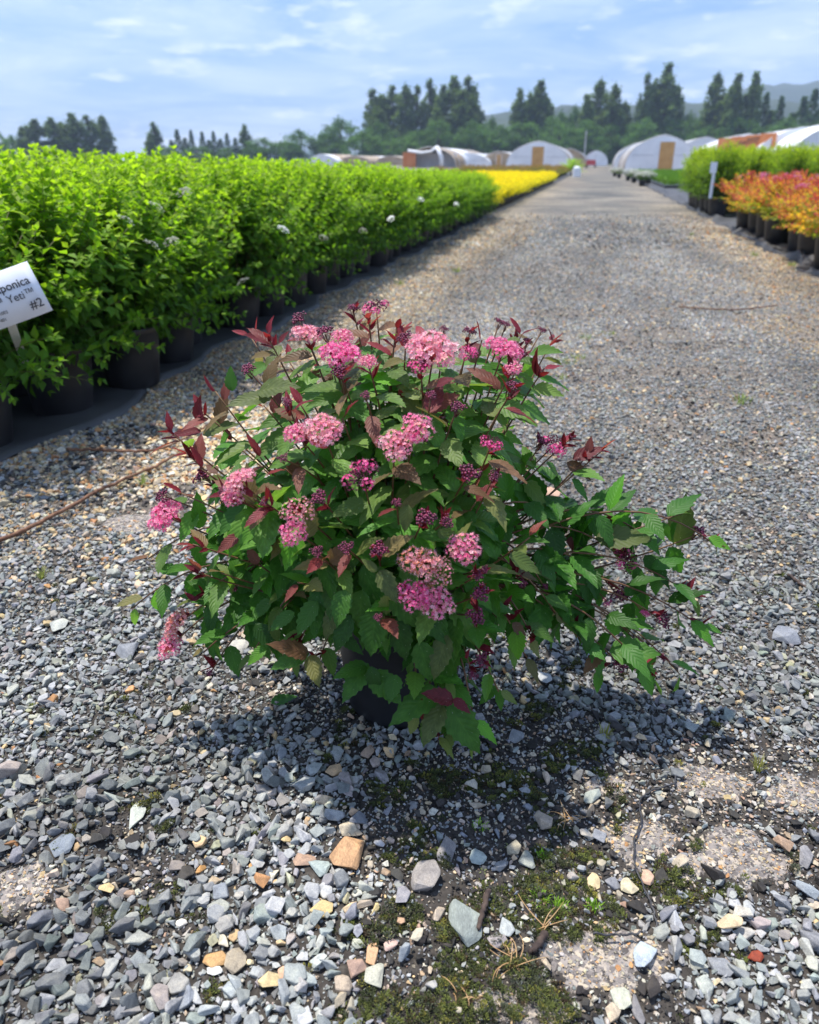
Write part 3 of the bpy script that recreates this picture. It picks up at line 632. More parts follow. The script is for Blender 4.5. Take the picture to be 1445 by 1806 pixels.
def build_leaves(T, P, Fd, up, Ln, Wd=None):
    V, F, UV = T; r, f, n = frames(Fd, up); L_ = Ln[:, None, None]; Wd = np.ones(len(P)) if Wd is None else Wd
    out = P[:, None, :] + L_ * (V[None, :, 0, None] * Wd[:, None, None] * r[:, None, :] + V[None, :, 1, None] * f[:, None, :] + V[None, :, 2, None] * n[:, None, :])
    nv = len(V); FF = (F[None] + (np.arange(len(P)) * nv)[:, None, None]).reshape(-1, F.shape[1])
    return out.reshape(-1, 3), FF, np.tile(UV, (len(P), 1)), nv

# ------------------------------------------------------------------ generic potted shrub foliage
def shrub_meshes(seed, r, z0, h, nstem, pairs, Ln, Wl, pal, top_up=.6, rand=.25, box=2.6, low=.15, stemr=.0022, over=1.0, nwhorl=3, skirt=0.0):
    """pal(age 0 base..1 tip, rng, n) -> colours"""
    g = np.random.default_rng(seed); P = []; Fd = []; Up = []; Le = []; Ag = []; sb = MB()
    for i in range(nstem):
        a = g.uniform(0, 2 * math.pi); q = math.sqrt(g.random())
        zt = z0 + (h - z0) * (1 - low * 0 - (q ** box) * g.uniform(.25, 1.0) * (1 - low)) * g.uniform(.9, 1.06)
        if q > .55 and g.random() < .55: zt = z0 + (h - z0) * g.uniform(low * .3 - skirt, .75)
        tip = np.array([r * q * math.cos(a) * g.uniform(.9, 1.12), r * q * math.sin(a) * g.uniform(.9, 1.12), zt])
        p0 = np.array([.03 * math.cos(a), .03 * math.sin(a), z0]); ctrl = np.array([tip[0] * .62, tip[1] * .62, z0 + (zt - z0) * .62 + .08 * (h - z0)])
        ln = np.linalg.norm(tip - p0); npair = max(4, int(pairs * ln / (h - z0))); ts = np.linspace(.25, 1, npair)
        pts = bez(p0, ctrl, tip, 7)
        if i % 3 == 0: sb.tube(pts, stemr, stemr * .5, 3)
        t = ts[:, None]; c = (1 - t) ** 2 * p0 + 2 * t * (1 - t) * ctrl + t * t * tip
        d = 2 * (1 - t) * (ctrl - p0) + 2 * t * (tip - ctrl); d /= np.linalg.norm(d, axis=1, keepdims=True)
        for k in range(npair):
            nl = 2 if k < npair - 1 else nwhorl + 1
            b0 = g.uniform(0, 6.28)
            for j in range(nl):
                b = b0 + 6.283 * j / nl + g.normal(0, .3); x = np.cross(d[k], (0.3, .2, 1)); x /= np.linalg.norm(x); yv = np.cross(d[k], x)
                o = x * math.cos(b) + yv * math.sin(b); tt = ts[k]; up_ = top_up * (tt ** 3) + .25
                f = o * (1 - up_ * .6) + d[k] * up_ + g.normal(0, rand, 3) * .4 + np.array([0, 0, -.15 * (1 - tt)])
                P.append(c[k]); Fd.append(f); Up.append(np.array([0, 0, 1.0]) + g.normal(0, .35, 3) + o * -.2 + tip * .5)
                sz = Ln * (1.0 - .45 * max(0, tt - .6) / .4) * g.uniform(.75, 1.2); Le.append(sz); Ag.append(tt)
    P, Fd, Up, Le, Ag = map(np.array, (P, Fd, Up, Le, Ag))
    V, F, UV, nv = build_leaves(small_leaf(Wl), P, Fd, Up, Le)
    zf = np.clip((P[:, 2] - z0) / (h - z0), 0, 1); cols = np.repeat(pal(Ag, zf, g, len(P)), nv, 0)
    return mesh_np('foliage', V, F, M_fol, False, cols), sb.mesh('stems', M_gstem, True)
def lerp_pal(stops, Fac, g, n, var=.15):
    ks = np.array([s[0] for s in stops]); cs = np.array([s[1] for s in stops]); f = np.clip(Fac, 0, 1)
    c = np.stack([np.interp(f, ks, cs[:, j]) for j in range(3)], -1); return np.clip(c * g.lognormal(0, var, (n, 1)), .005, .9)
def pot_mesh(r0, r1, h, name='pot'):
    mb = MB(); mb.lathe([(0, .002), (r0 * .9, .002), (r0 * .97, 0), (r0, .006), (r0 + (r1 - r0) * .5, h * .5), (r1 * .975, h - .03), (r1 * .985, h - .028), (r1, h - .022), (r1 * 1.015, h - .012), (r1 * 1.02, h - .002), (r1 * 1.01, h), (r1 * .985, h - .001), (r1 * .965, h - .02), (r1 * .95, h - .035)], 36)
    return mb.mesh(name, M_pot, True)
def soil_mesh(r, z):
    mb = MB(); mb.lathe([(0, z + .006), (r * .5, z + .004), (r, z)], 20); return mb.mesh('soil', M_soil, True)
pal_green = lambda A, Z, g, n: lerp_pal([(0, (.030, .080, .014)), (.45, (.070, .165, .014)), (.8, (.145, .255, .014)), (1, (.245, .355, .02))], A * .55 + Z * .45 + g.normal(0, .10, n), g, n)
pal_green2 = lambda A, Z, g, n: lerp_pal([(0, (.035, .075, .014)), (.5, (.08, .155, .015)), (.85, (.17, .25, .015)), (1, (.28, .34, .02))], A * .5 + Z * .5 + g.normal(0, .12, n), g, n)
def pal_or(A, Z, g, n):
    c = lerp_pal([(0, (.08, .16, .02)), (.35, (.26, .27, .03)), (.6, (.52, .30, .035)), (.8, (.40, .11, .05)), (1, (.30, .045, .06))], A * .5 + Z * .45 + g.normal(0, .15, n) + .28 * np.sin(np.arange(n) * .02 + g.uniform(0, 6)), g, n); return c
pal_ye = lambda A, Z, g, n: lerp_pal([(0, (.10, .17, .01)), (.4, (.38, .36, .01)), (1, (.62, .48, .012))], A * .5 + Z * .5 + g.normal(0, .2, n), g, n, .2)
pal_br = lambda A, Z, g, n: lerp_pal([(0, (.05, .10, .02)), (.5, (.13, .15, .03)), (1, (.24, .13, .06))], A * .5 + Z * .5 + g.normal(0, .2, n), g, n)

def white_head():
    g = np.random.default_rng(5); mb = MB()
    for i in range(60):
        a = g.uniform(0, 6.28); q = math.sqrt(g.random()) * .03; z = .012 * (1 - (q / .03) ** 2) + g.normal(0, .002); cx_, cy_ = q * math.cos(a), q * math.sin(a); s = .0035
        for j in range(5):
            b = j * 1.2566 + a; mb.add([(cx_, cy_, z), (cx_ + s * math.cos(b - .5), cy_ + s * math.sin(b - .5), z + .001), (cx_ + s * 1.3 * math.cos(b), cy_ + s * 1.3 * math.sin(b), z + .0015), (cx_ + s * math.cos(b + .5), cy_ + s * math.sin(b + .5), z + .001)], [(0, 1, 2, 3)])
    return mb.mesh('flower_head', noise_mat('white_petals', (.75, .78, .68), (.85, .85, .8), 30, .6))
wh_me = white_head()

ORD = ['first', 'second', 'third', 'fourth', 'fifth', 'sixth', 'seventh', 'eighth', 'ninth', 'tenth', 'eleventh', 'twelfth', 'thirteenth', 'fourteenth', 'fifteenth', 'sixteenth', 'seventeenth', 'eighteenth', 'nineteenth', 'twentieth', 'twenty-first', 'twenty-second', 'twenty-third', 'twenty-fourth', 'twenty-fifth', 'twenty-sixth', 'twenty-seventh', 'twenty-eighth', 'twenty-ninth', 'thirtieth', 'thirty-first', 'thirty-second', 'thirty-third', 'thirty-fourth', 'thirty-fifth', 'thirty-sixth', 'thirty-seventh', 'thirty-eighth']
def potted(name, label, cat, group, loc, rz, sc, pot, soil, variant, zs=1.0, soil_on=True):
    t = thing(name, label, cat, loc, rz, group); t.scale = (1, 1, 1)
    link('pot', pot, parent=t)
    if soil_on: link('soil', soil, parent=t)
    f = link('foliage', variant[0], parent=t); f.scale = (sc, sc, zs); f['kind'] = 'stuff'
    if variant[1]: s = link('stems', variant[1], parent=t); s.scale = (sc, sc, zs); s['kind'] = 'stuff'
    return t
PZ = .255
potL = pot_mesh(.108, .135, PZ); soilL = soil_mesh(.13, PZ - .03)
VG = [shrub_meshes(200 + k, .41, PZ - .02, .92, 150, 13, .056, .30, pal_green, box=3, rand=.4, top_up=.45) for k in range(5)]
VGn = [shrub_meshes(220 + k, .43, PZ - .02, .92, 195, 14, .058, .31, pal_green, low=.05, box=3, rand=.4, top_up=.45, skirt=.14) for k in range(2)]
n_front = 0
rows = [(-1.98, 0), (-2.33, .21), (-2.68, 0), (-3.03, .21), (-3.4, 0), (-3.8, .21), (-4.3, 0)]
for ri, (t0, off) in enumerate(rows):
    n_row = 0
    step = .42 if ri < 4 else (.5 if ri < 6 else .62)
    s = 1.2 + off * (step / .42) + (0.03 if ri == 0 else 0)
    while s < 14.3:
        if B(s, t0)[1] > .5 and not (ri == 0 and s < 2.0):
            jt, js = rng.normal(0, .02), rng.normal(0, .025)
            if ri == 0 and 2.9 < s < 3.3: jt = .09
            if ri == 0 and 3.45 < s < 3.75: jt = -.12
            loc = B(s + js, t0 + jt, .016)
            hgt = 1.0 - .26 * np.clip((s - 2.5) / 10.8, 0, 1) + rng.normal(0, .02)
            if s < 3: hgt *= .96
            px_ = visible_px(np.array([[loc[0], loc[1], .6]]))[0][0]
            if px_ > -260:
                v = VGn[n_front % 2] if ri < 1 else VG[rng.integers(5)]
                if ri == 0:
                    n_front += 1; lab = 'bright green shrub in black pot, %s from the camera in the left roadside row' % ORD[n_front - 1]; gp_ = 'green shrubs along the left edge of the track'
                else:
                    n_row += 1; lab = 'bright green shrub in the left bed, %s row from the track, %s from the camera' % (ORD[ri], ORD[n_row - 1]); gp_ = 'green shrubs massed inside the left bed'
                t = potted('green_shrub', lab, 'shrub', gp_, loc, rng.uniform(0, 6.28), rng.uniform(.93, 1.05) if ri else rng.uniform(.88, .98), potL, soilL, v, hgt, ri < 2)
                if ri == 0: t.rotation_euler = (rng.normal(0, .03), rng.normal(0, .03), t.rotation_euler.z)
        s += step
# white flower heads standing on the green shrubs (parts of the nearest ones)
WH = [(222, 390, 3.6), (268, 433, 3.3), (303, 427, 3.4), (429, 497, 3.35), (325, 340, 4.5), (276, 366, 4.2), (690, 386, 8.0), (640, 407, 7.0), (805, 360, 11), (742, 352, 10), (570, 420, 5.6), (500, 405, 5.2)]
front = [o for o in C.objects if o.name.startswith('green_shrub')]
bpy.context.view_layer.update()
for (a_, b_, yy) in WH:
    d_ = ray(a_, b_)
    for tt in np.arange(-1.50, -4.5, -.05):
        k_ = tt / (d_[0] * DY - d_[1] * DX); p = np.array([0, 0, H]) + d_ * k_
        if p[2] < .86 - .25 * max(0, (ST(p[0], p[1])[0] - 3) / 10) + .25 * min(.6, -1.6 - tt): break
    best = min(front, key=lambda o: (o.location.x - p[0]) ** 2 + (o.location.y - p[1]) ** 2)
    q = best.matrix_world.inverted() @ Vector(p)
    nm = link('flower_head', wh_me, parent=best); nm.location = q; nm.rotation_euler = (R(25), R(20), 0); sc_ = 1.0; nm.scale = (sc_,) * 3

# yellow bed, bronze bed
potS = pot_mesh(.10, .125, .2); soilS = soil_mesh(.12, .17)
VY = [shrub_meshes(300 + k, .33, .16, .52, 80, 9, .055, .24, pal_ye, box=2.2) for k in range(3)]
cnt = 0
for ri in range(8):
    n_row = 0
    s = 14.75 + (.25 if ri % 2 else 0); t0 = -1.98 - .45 * ri
    while s < 38:
        p = B(s, t0, .016)
        if p[0] > .075 * p[1] - .2:
            fr = ri == 0
            n_row += 1
            if fr: cnt += 1
            potted('yellow_shrub', ('yellow leaved low shrub, %s from the near end of the yellow roadside row' % ORD[cnt - 1]) if fr else 'yellow leaved low shrub, %s row from track, %s from near end' % (ORD[ri], ORD[n_row - 1]), 'shrub',
                   'yellow shrubs beyond the green ones' if fr else 'yellow shrubs inside their bed', p, rng.uniform(0, 6), rng.uniform(.95, 1.1), potS, soilS, VY[rng.integers(3)], rng.uniform(.82, 1.0), False)
        s += .62
VB = [shrub_meshes(320 + k, .55, .18, .62, 60, 8, .09, .24, pal_br, box=2.2) for k in range(2)]
for ri in range(5):
    for k in range(12):
        s = 39 + k * 2.0 + .7 * (ri % 2); p = B(s, -2.2 - 1.3 * ri, .016)
        potted('bronze_shrub', 'brownish low shrub before greenhouses, %s row from track, %s from near end' % (ORD[ri], ORD[k]), 'shrub', 'bronze shrubs beyond the yellow bed', p, rng.uniform(0, 6), 1.0, potS, soilS, VB[rng.integers(2)], rng.uniform(.85, 1.1), False)
VL = shrub_meshes(333, .9, .2, 1.0, 90, 10, .12, .24, lambda A, Z, g, n: lerp_pal([(0, (.12, .22, .02)), (1, (.30, .42, .03))], A, g, n), box=2.2)
potted('lime_shrub', 'lime green clump alone at the far left edge of the track', 'shrub', None, B(56, -1.6, .016), 0, 1, potS, soilS, VL, 1.0, False)

# right beds
potR = pot_mesh(.135, .172, .31); soilR = soil_mesh(.165, .28)
VR = [shrub_meshes(400 + k, .44, .29, 1.22, 190, 14, .072, .22, pal_green2, low=.05, rand=.35) for k in range(4)]
cf = 0
for ri in range(10):
    for si in range(7):
        s = 15.2 + si * .62 + (.3 if ri % 2 else 0); t0 = 2.12 + ri * .58
        p = B(s + rng.normal(0, .03), t0 + rng.normal(0, .03), .016); fr = ri == 0
        if fr: cf += 1
        potted('tall_shrub', ('tall green shrub in black pot, %s from the near end of the right roadside row' % ORD[cf - 1]) if fr else 'tall green shrub in right bed, %s row from track, %s from near end' % (ORD[ri], ORD[si]), 'shrub',
               'tall green shrubs at the right track edge' if fr else 'tall green shrubs inside the right bed', p, rng.uniform(0, 6), rng.uniform(.92, 1.08), potR, soilR, VR[rng.integers(4)], rng.uniform(.84, .95), False)
VO = [shrub_meshes(440 + k, .48, .29, .70, 170, 12, .055, .27, pal_or, low=.05, box=2.4) for k in range(4)]
# pink heads for the orange shrubs
def pink_head(seed, R0, cols, nsub=9, nfl=11, fs=.0034, stam=True, budfrac=0.0, name='flower_cluster', budcol=(.10, .012, .035)):
    g = np.random.default_rng(seed); V = []; F = []; K = []
    cen = []
    tries = 0
    while len(cen) < nsub and tries < 400:
        tries += 1
        a = g.uniform(0, 6.28); q = math.sqrt(g.random()) * R0 * .78; c = np.array([q * math.cos(a) * 1.1, q * math.sin(a) * .92, .38 * R0 * (1 - (q / R0) ** 2)])
        if all(np.linalg.norm(c - d) > R0 * .42 for d in cen): cen.append(c)
    base = len(V)
    for ci, c in enumerate(cen):
        rs = R0 * g.uniform(.30, .38); bud_sub = g.random() < budfrac; tone = g.random()
        nf = int(nfl * 1.4); ga = 2.39996
        for i in range(nf):
            zc = 1 - (i + .5) / nf * 1.25; rr = math.sqrt(max(0, 1 - zc * zc)); th = i * ga + ci
            nrm = np.array([rr * math.cos(th), rr * math.sin(th), zc]) + g.normal(0, .1, 3); nrm /= np.linalg.norm(nrm)
            p = c + nrm * rs * np.array([1, 1, .75]) * g.uniform(.92, 1.05)
            x = np.cross(nrm, (.2, .9, .1)); x /= np.linalg.norm(x); y = np.cross(nrm, x)
            if bud_sub or g.random() < budfrac * .5:
                s = fs * .62; k = len(V); O = [(1, 0, 0), (-1, 0, 0), (0, 1, 0), (0, -1, 0), (0, 0, 1), (0, 0, -1)]
                for o in O: V.append(p + s * (o[0] * x + o[1] * y + o[2] * nrm)); K.append(np.array(budcol) * g.uniform(.7, 1.6))
                for f in ((0, 2, 4), (2, 1, 4), (1, 3, 4), (3, 0, 4), (2, 0, 5), (1, 2, 5), (3, 1, 5), (0, 3, 5)): F.append(tuple(k + j for j in f))
                continue
            colr = np.array(cols[g.integers(len(cols))]) * g.uniform(.85, 1.12); s = fs * g.uniform(.85, 1.15); rot = g.uniform(0, 6)
            for j in range(5):
                b = rot + j * 1.2566; k = len(V)
                def q_(r_, an, h): return p + r_ * s * (math.cos(an) * x + math.sin(an) * y) + h * s * nrm
                V.extend([p, q_(.78, b - .52, .22), q_(1.15, b, .34), q_(.78, b + .52, .22)]); K.extend([colr * np.array([.9, .6, .7]), colr, colr * 1.08, colr])
                F.append((k, k + 1, k + 2)); F.append((k, k + 2, k + 3))
            if stam:
                for j in range(7):
                    b = g.uniform(0, 6.28); k = len(V); l = s * g.uniform(1.3, 2.1); dd = nrm * .8 + (math.cos(b) * x + math.sin(b) * y) * g.uniform(.2, .9); e = np.cross(dd, nrm + .1); e = e / np.linalg.norm(e) * s * .05
                    sc_ = np.minimum(np.array([.92, .62, .70]), .95) * g.uniform(.8, 1.1); V.extend([p - e, p + e, p + dd * l]); K.extend([sc_, sc_, sc_ * np.array([1.0, .75, .8])]); F.append((k, k + 1, k + 2))
    # little stalks underneath
    me = mesh_np(name, np.array(V), [tuple(f) for f in F], M_petal, False, np.clip(np.array(K), 0, .95))
    return me
HOT = [(.88, .04, .30), (.90, .10, .38), (.78, .03, .24)]; PINK = [(.90, .17, .38), (.92, .27, .46), (.88, .10, .32)]; LIGHT = [(.93, .38, .47), (.92, .28, .40), (.94, .55, .56), (.90, .40, .36)]; SALM = [(.80, .34, .28), (.84, .45, .40), (.55, .20, .10), (.82, .36, .40)]
ph = pink_head(60, .07, [(.75, .18, .34), (.8, .3, .45), (.6, .1, .25)], 7, 5, .009, False)
cf = 0
for ri in range(8):
    n_row = 0
    for si in range(9):
        s = 6.3 + si * .74 + (.37 if ri % 2 else 0); t0 = 2.16 + ri * .62
        if s > 12.9: continue
        if t0 > 4.6 and s < 8: continue
        p = B(s + rng.normal(0, .05), t0 + rng.normal(0, .04), .016); fr = ri == 0
        n_row += 1
        if fr: cf += 1
        t = potted('orange_shrub', ('orange and pink leaved shrub in black pot, %s from the near end of its row' % ORD[cf - 1]) if fr else 'orange and yellow leaved shrub, %s row from the track, %s from the near end' % (ORD[ri], ORD[n_row - 1]), 'shrub',
                   'orange leaved shrubs at the right track edge' if fr else 'orange leaved shrubs inside the right bed', p, rng.uniform(0, 6), rng.uniform(.92, 1.06), potR, soilR, VO[rng.integers(4)], rng.uniform(.9, 1.1), False)
        for k in range(rng.integers(2, 5)):
            a = rng.uniform(0, 6.28); q = rng.uniform(.05, .42); o = link('flower_cluster', ph, parent=t); o.location = (q * math.cos(a), q * math.sin(a), .72 - .9 * q * q); o.rotation_euler = (rng.normal(0, .3), rng.normal(0, .3), 0); o.scale = (rng.uniform(.5, 1.0),) * 3

# white flowering pots further along the right edge
VW = shrub_meshes(500, .30, .2, .42, 40, 7, .06, .22, pal_green, box=2)
mbw = MB(); g = np.random.default_rng(8)
for i in range(150):
    a = g.uniform(0, 6.28); q = math.sqrt(g.random()) * .33; c = np.array([q * math.cos(a), q * math.sin(a), .36 + .14 * (1 - (q / .3) ** 2) + g.normal(0, .03)]); s_ = .055
    for j in range(5):
        b = j * 1.2566 + a; pt = lambda r_, an, hz_: (c[0] + r_ * s_ * math.cos(an), c[1] + r_ * s_ * math.sin(an), c[2] + hz_ * s_)
        mbw.add([tuple(c), pt(.9, b - .5, .2), pt(1.2, b, .3), pt(.9, b + .5, .2)], [(0, 1, 2, 3)])
wf_me = mbw.mesh('blossoms', bpy.data.materials['white_petals'])
for i, (s, t0) in enumerate([(33.5, 1.75), (35, 2.05), (38.5, 1.65), (43, 1.55), (49, 1.25), (54, 1.1)]):
    t = potted('flowering_plant', 'white flowering plant in black pot, %s of the line by the green bed' % ORD[i], 'plant', 'white flowering pots at the right track edge', B(s, t0, .016), i, 1, potS, soilS, VW, 1, False)
    link('blossoms', wf_me, parent=t)['kind'] = 'stuff'

# low green seedling bed (one mass)
n = 26000; s = rng.uniform(31, 62, n); t = rng.uniform(2.5, 9.5, n); P = np.stack([s * DX + t * DY, s * DY - t * DX, rng.uniform(.06, .26, n)], -1)
V, F, UV, nv = build_leaves(small_leaf(.13), P, np.stack([rng.normal(0, .5, n), rng.normal(0, .5, n), np.ones(n)], -1), np.tile((0., -1, .3), (n, 1)), rng.uniform(.12, .22, n))
zc = np.repeat(P[:, 2] / .26, nv)[:, None]
tag(link('seedling_bed', mesh_np('seedling_bed', V, F, M_fol, False, np.array([.06, .10, .02]) + zc * np.array([.07, .15, .01]))), 'low even green seedlings in front of the white tunnel', 'seedlings', kind='stuff')
mb = MB(); c = B(46.5, 6, .05); mb.box((0, 0, 0), (7.2, 31.4, .09), Matrix.Translation(c) @ Matrix.Rotation(-math.atan2(DX, DY), 4, 'Z')); tag(mb.obj('seedling_tray', M_pot), 'long black tray base under the low green seedlings', 'tray')

# ------------------------------------------------------------------ plant label sign
def text(body, size, loc, parent, mat=M_ink, ext=.0002, name='lettering', align='LEFT', off=0.0, space=1.0):
    cu = bpy.data.curves.new(name, 'FONT'); cu.body = body; cu.size = size; cu.extrude = ext; cu.align_x = align; cu.offset = off; cu.space_character = space
    cu.materials.append(mat); o = bpy.data.objects.new(name, cu); C.objects.link(o); 
    me = bpy.data.meshes.new_from_object(o.evaluated_get(bpy.context.evaluated_depsgraph_get())); bpy.data.objects.remove(o)
    if not me.materials: me.materials.append(mat)
    return_o = link(name, me, parent=parent, loc=loc); return_o.rotation_euler = (R(90), 0, 0); return return_o
YS = 2.20
sg = thing('plant_label', 'white plant name sign on a stake leaning in the nearest green shrub', 'sign', AT(93, 548, YS))
tilt = R(17.5); dirc = (Vector(cam.location) - Vector(sg.location)); yaw = math.atan2(-dirc.x, dirc.y) + math.pi
Ms = Matrix.Rotation(R(10) * 0 - .45, 4, 'Z') @ Matrix.Rotation(-tilt, 4, 'Y')
sg.rotation_mode = 'QUATERNION'; sg.rotation_quaternion = (Matrix.Rotation(.32, 4, 'Z') @ Matrix.Rotation(-R(17), 4, 'Y')).to_quaternion()
W_, H_ = .285, .142
mb = MB(); nx = 14
V = [(-W_ * i / nx, -.004 * math.sin(i / nx * 3.1) + y_ * .0012 + (.008 * (1 - i / 2) if i < 2 else 0), z_ * H_) for y_ in (0, 1) for z_ in (0, 1) for i in range(nx + 1)]
k = nx + 1
F = [(i, i + 1, k + i + 1, k + i) for i in range(nx)] + [(2 * k + i + 1, 2 * k + i, 3 * k + i, 3 * k + i + 1) for i in range(nx)] + [(i + 1, i, 2 * k + i, 2 * k + i + 1) for i in range(nx)] + [(k + i, k + i + 1, 3 * k + i + 1, 3 * k + i) for i in range(nx)] + [(0, k, 3 * k, 2 * k), (nx, 2 * k + nx, 3 * k + nx, k + nx)]
mb.add(V, F); mb.obj('card', M_label, sg, True)
yt = -.0062
text('Spiraea japonica', .031, (-.016, yt, .088), sg, align='RIGHT', off=.0004)
text('Empire\u2122 Yeti\u2122', .030, (-.016, yt, .056), sg, align='RIGHT')
text('#2', .034, (-.010, yt, .022), sg, align='RIGHT', off=.0003)
text('SPI-1002', .012, (-.15, yt, .034), sg, align='LEFT'); text('17401', .012, (-.15, yt, .017), sg, align='LEFT')
bpy.context.view_layer.update()
pa = sg.matrix_world @ Vector((-.115, .006, .03)); pb = Vector(B(2.42, -2.02, .2)); dv = pb - pa; sv = Vector((1, .3, 0)).normalized() * .012
mb = MB(); mb.add([pa - sv, pa + sv, pb + sv, pb - sv] + [v + Vector((0, .003, 0)) for v in (pa - sv, pa + sv, pb + sv, pb - sv)], [(0, 3, 2, 1), (4, 5, 6, 7), (0, 1, 5, 4), (1, 2, 6, 5), (2, 3, 7, 6), (3, 0, 4, 7)])
st = mb.obj('stake', M_label); st.parent = sg; st.matrix_parent_inverse = sg.matrix_world.inverted()
# right hand tall label
p = G(1247, 385); t = thing('plant_label', 'tall narrow white label stake in front of the right green shrubs', 'sign', (p[0], p[1], .2))
mb = MB(); mb.box((0, 0, .32), (.05, .006, .40)); mb.obj('stake', M_label, t)
mb = MB(); mb.box((-.02, -.006, .60), (.11, .005, .17)); mb.obj('card', M_label, t)

# ------------------------------------------------------------------ main plant
CP = np.array([PC[0], PC[1], 0.0])
main = thing('potted_shrub', 'pink flowering shrub with serrated green and burgundy leaves in black pot on the open track', 'shrub', CP)
link('pot', pot_mesh(.098, .122, .235), parent=main); link('soil', soil_mesh(.117, .205), parent=main)
EC = np.array([-.03, 1.17, .345]); ER = np.array([.345, .33, .345])
def P_ell(px, py, k=1.0, Yo=None):
    if Yo is not None: return AT(px, py, Yo)
    d = ray(px, py); o = (np.array([0, 0, H]) - EC) / (ER * k); dd = d / (ER * k); A = dd @ dd; Bq = 2 * o @ dd; Cq = o @ o - 1; D = Bq * Bq - 4 * A * Cq
    t = (-Bq - math.sqrt(D)) / (2 * A) if D > 0 else -Bq / (2 * A)
    return np.array([0, 0, H]) + d * t
rm = np.random.default_rng(21)
FLOW = [  # px, py, width px, type, Y override
 (540, 594, 48, 'L', 0), (604, 598, 36, 'P', 0), (598, 632, 64, 'H', 0), (649, 641, 30, 'P', 0), (765, 626, 84, 'L', 0), (664, 546, 42, 'HB', 0), (888, 620, 56, 'P', 0), (905, 652, 30, 'P', 0),
 (742, 645, 36, 'HB', 0), (524, 768, 42, 'P', 0), (570, 762, 62, 'L', 0), (733, 760, 56, 'L', 0), (697, 788, 54, 'L', 0), (640, 843, 58, 'HB', 0), (424, 852, 50, 'L', 0), (412, 878, 38, 'P', 0), (296, 912, 62, 'P', 1.12),
 (524, 902, 52, 'S', 0), (520, 940, 46, 'P', 0), (818, 968, 54, 'P', 0), (740, 992, 60, 'S', 0), (778, 1010, 48, 'S', 0), (727, 1052, 50, 'H', 0), (770, 1066, 58, 'P', 0), (316, 1100, 48, 'S', 1.05), (302, 1142, 44, 'P', 1.04),
 (975, 788, 44, 'HB', 1.2), (1102, 990, 46, 'HB', 1.12), (866, 784, 36, 'HB', 0), (1136, 1082, 18, 'H', 1.08), (1070, 1060, 18, 'HB', 1.1), (420, 1035, 18, 'HB', 1.05), (822, 626, 34, 'HB', 0)]
BUDS = [(574, 590, 36, 0), (600, 660, 34, 0), (528, 566, 34, 0), (623, 547, 26, 0), (716, 600, 32, 0), (783, 583, 20, 0), (828, 588, 28, 0), (880, 572, 24, 0), (892, 575, 20, 0), (440, 655, 32, 0), (508, 712, 24, 0), (360, 842, 38, 1.15), (700, 888, 22, 0), (748, 918, 46, 0), (786, 922, 30, 0),
 (668, 970, 38, 0), (612, 968, 32, 0), (560, 975, 28, 0), (565, 880, 36, 0), (826, 838, 44, 0), (870, 842, 28, 0), (806, 722, 34, 0), (906, 686, 32, 0), (842, 1015, 28, 0), (848, 1048, 40, 0), (838, 1086, 40, 0), (850, 1165, 34, 0), (834, 1192, 22, 0), (668, 1090, 20, 0), (1232, 942, 34, 1.14), (1088, 1048, 38, 1.1), (1166, 1094, 34, 1.08), (1092, 1170, 36, 1.03), (1166, 1160, 16, 1.05),
 (393, 868, 20, 0), (468, 886, 22, 0), (372, 1186, 18, 1.0), (292, 876, 34, 1.13), (955, 780, 30, 1.2), (760, 700, 24, 0), (1008, 772, 18, 1.2), (500, 810, 24, 0), (645, 700, 22, 0), (1122, 1130, 20, 1.06), (955, 585, 20, 1.42), (920, 1030, 20, 1.0), (960, 1035, 16, 1.05), (855, 1005, 18, 0), (930, 605, 20, 0)]
LEAFTIPS = [(352, 722, 1.2), (300, 762, 1.15), (235, 1072, 1.06), (262, 985, 1.1), (470, 590, 0), (440, 590, 1.35), (1040, 800, 1.2), (1062, 795, 1.2), (975, 600, 1.4), (1205, 905, 1.15), (1262, 962, 1.12), (1225, 1055, 1.08), (1240, 1108, 1.05), (1150, 1200, 1.02), (1200, 1190, 1.04), (1035, 920, 1.18), (1000, 940, 1.15), (1090, 930, 1.18), (1140, 950, 1.16), (1060, 1180, 1.03),
 (650, 560, 0), (700, 575, 0), (850, 600, 0), (920, 590, 0), (960, 650, 0), (380, 690, 0), (330, 800, 0), (320, 870, 0), (340, 960, 0), (350, 1010, 0), (345, 1060, 0), (360, 1150, 1.0), (445, 1155, .98), (520, 1150, .94), (560, 1175, .92), (740, 1260, .87), (770, 1300, .86), (800, 1290, .87), (840, 1310, .86), (880, 1220, .9), (900, 1100, .95), (940, 1130, .98), (790, 1200, .9), (930, 1160, .97), (980, 1080, 1.02), (1010, 1110, 1.05), (480, 1100, .95)]
tips = [(a, b, y, 'f') for a, b, w_, t_, y in FLOW] + [(a, b, y, 'b') for a, b, w_, y in BUDS] + [(a, b, y, 'l') for a, b, y in LEAFTIPS]
for i in range(36):   # inner and rear shoots give depth
    a = rm.uniform(.9, 5.4); el = rm.uniform(-.05, 1.45); k_ = rm.uniform(.72, 1.0)
    tips.append((EC + ER * k_ * np.array([math.cos(a) * math.cos(el), math.sin(a) * math.cos(el), math.sin(el)]), None, 0, 'i'))
LT = [leaf_template(13, .26, .30, .20, .012, .12, 1), leaf_template(13, .235, .18, .32, .02, .12, 2), leaf_template(13, .28, .36, .12, .016, .13, 3), leaf_template(11, .24, .25, .42, .02, .14, 4, .25), leaf_template(13, .25, .45, .18, .01, .12, 5, -.25)]
LTr = [leaf_template(11, .25, .42, .05, .01, .10, 6), leaf_template(11, .27, .30, .25, .02, .10, 7)]
LSP = .0232; leaves = []   # (template, pos, dir, up, len, wid, col)
STEMS = []
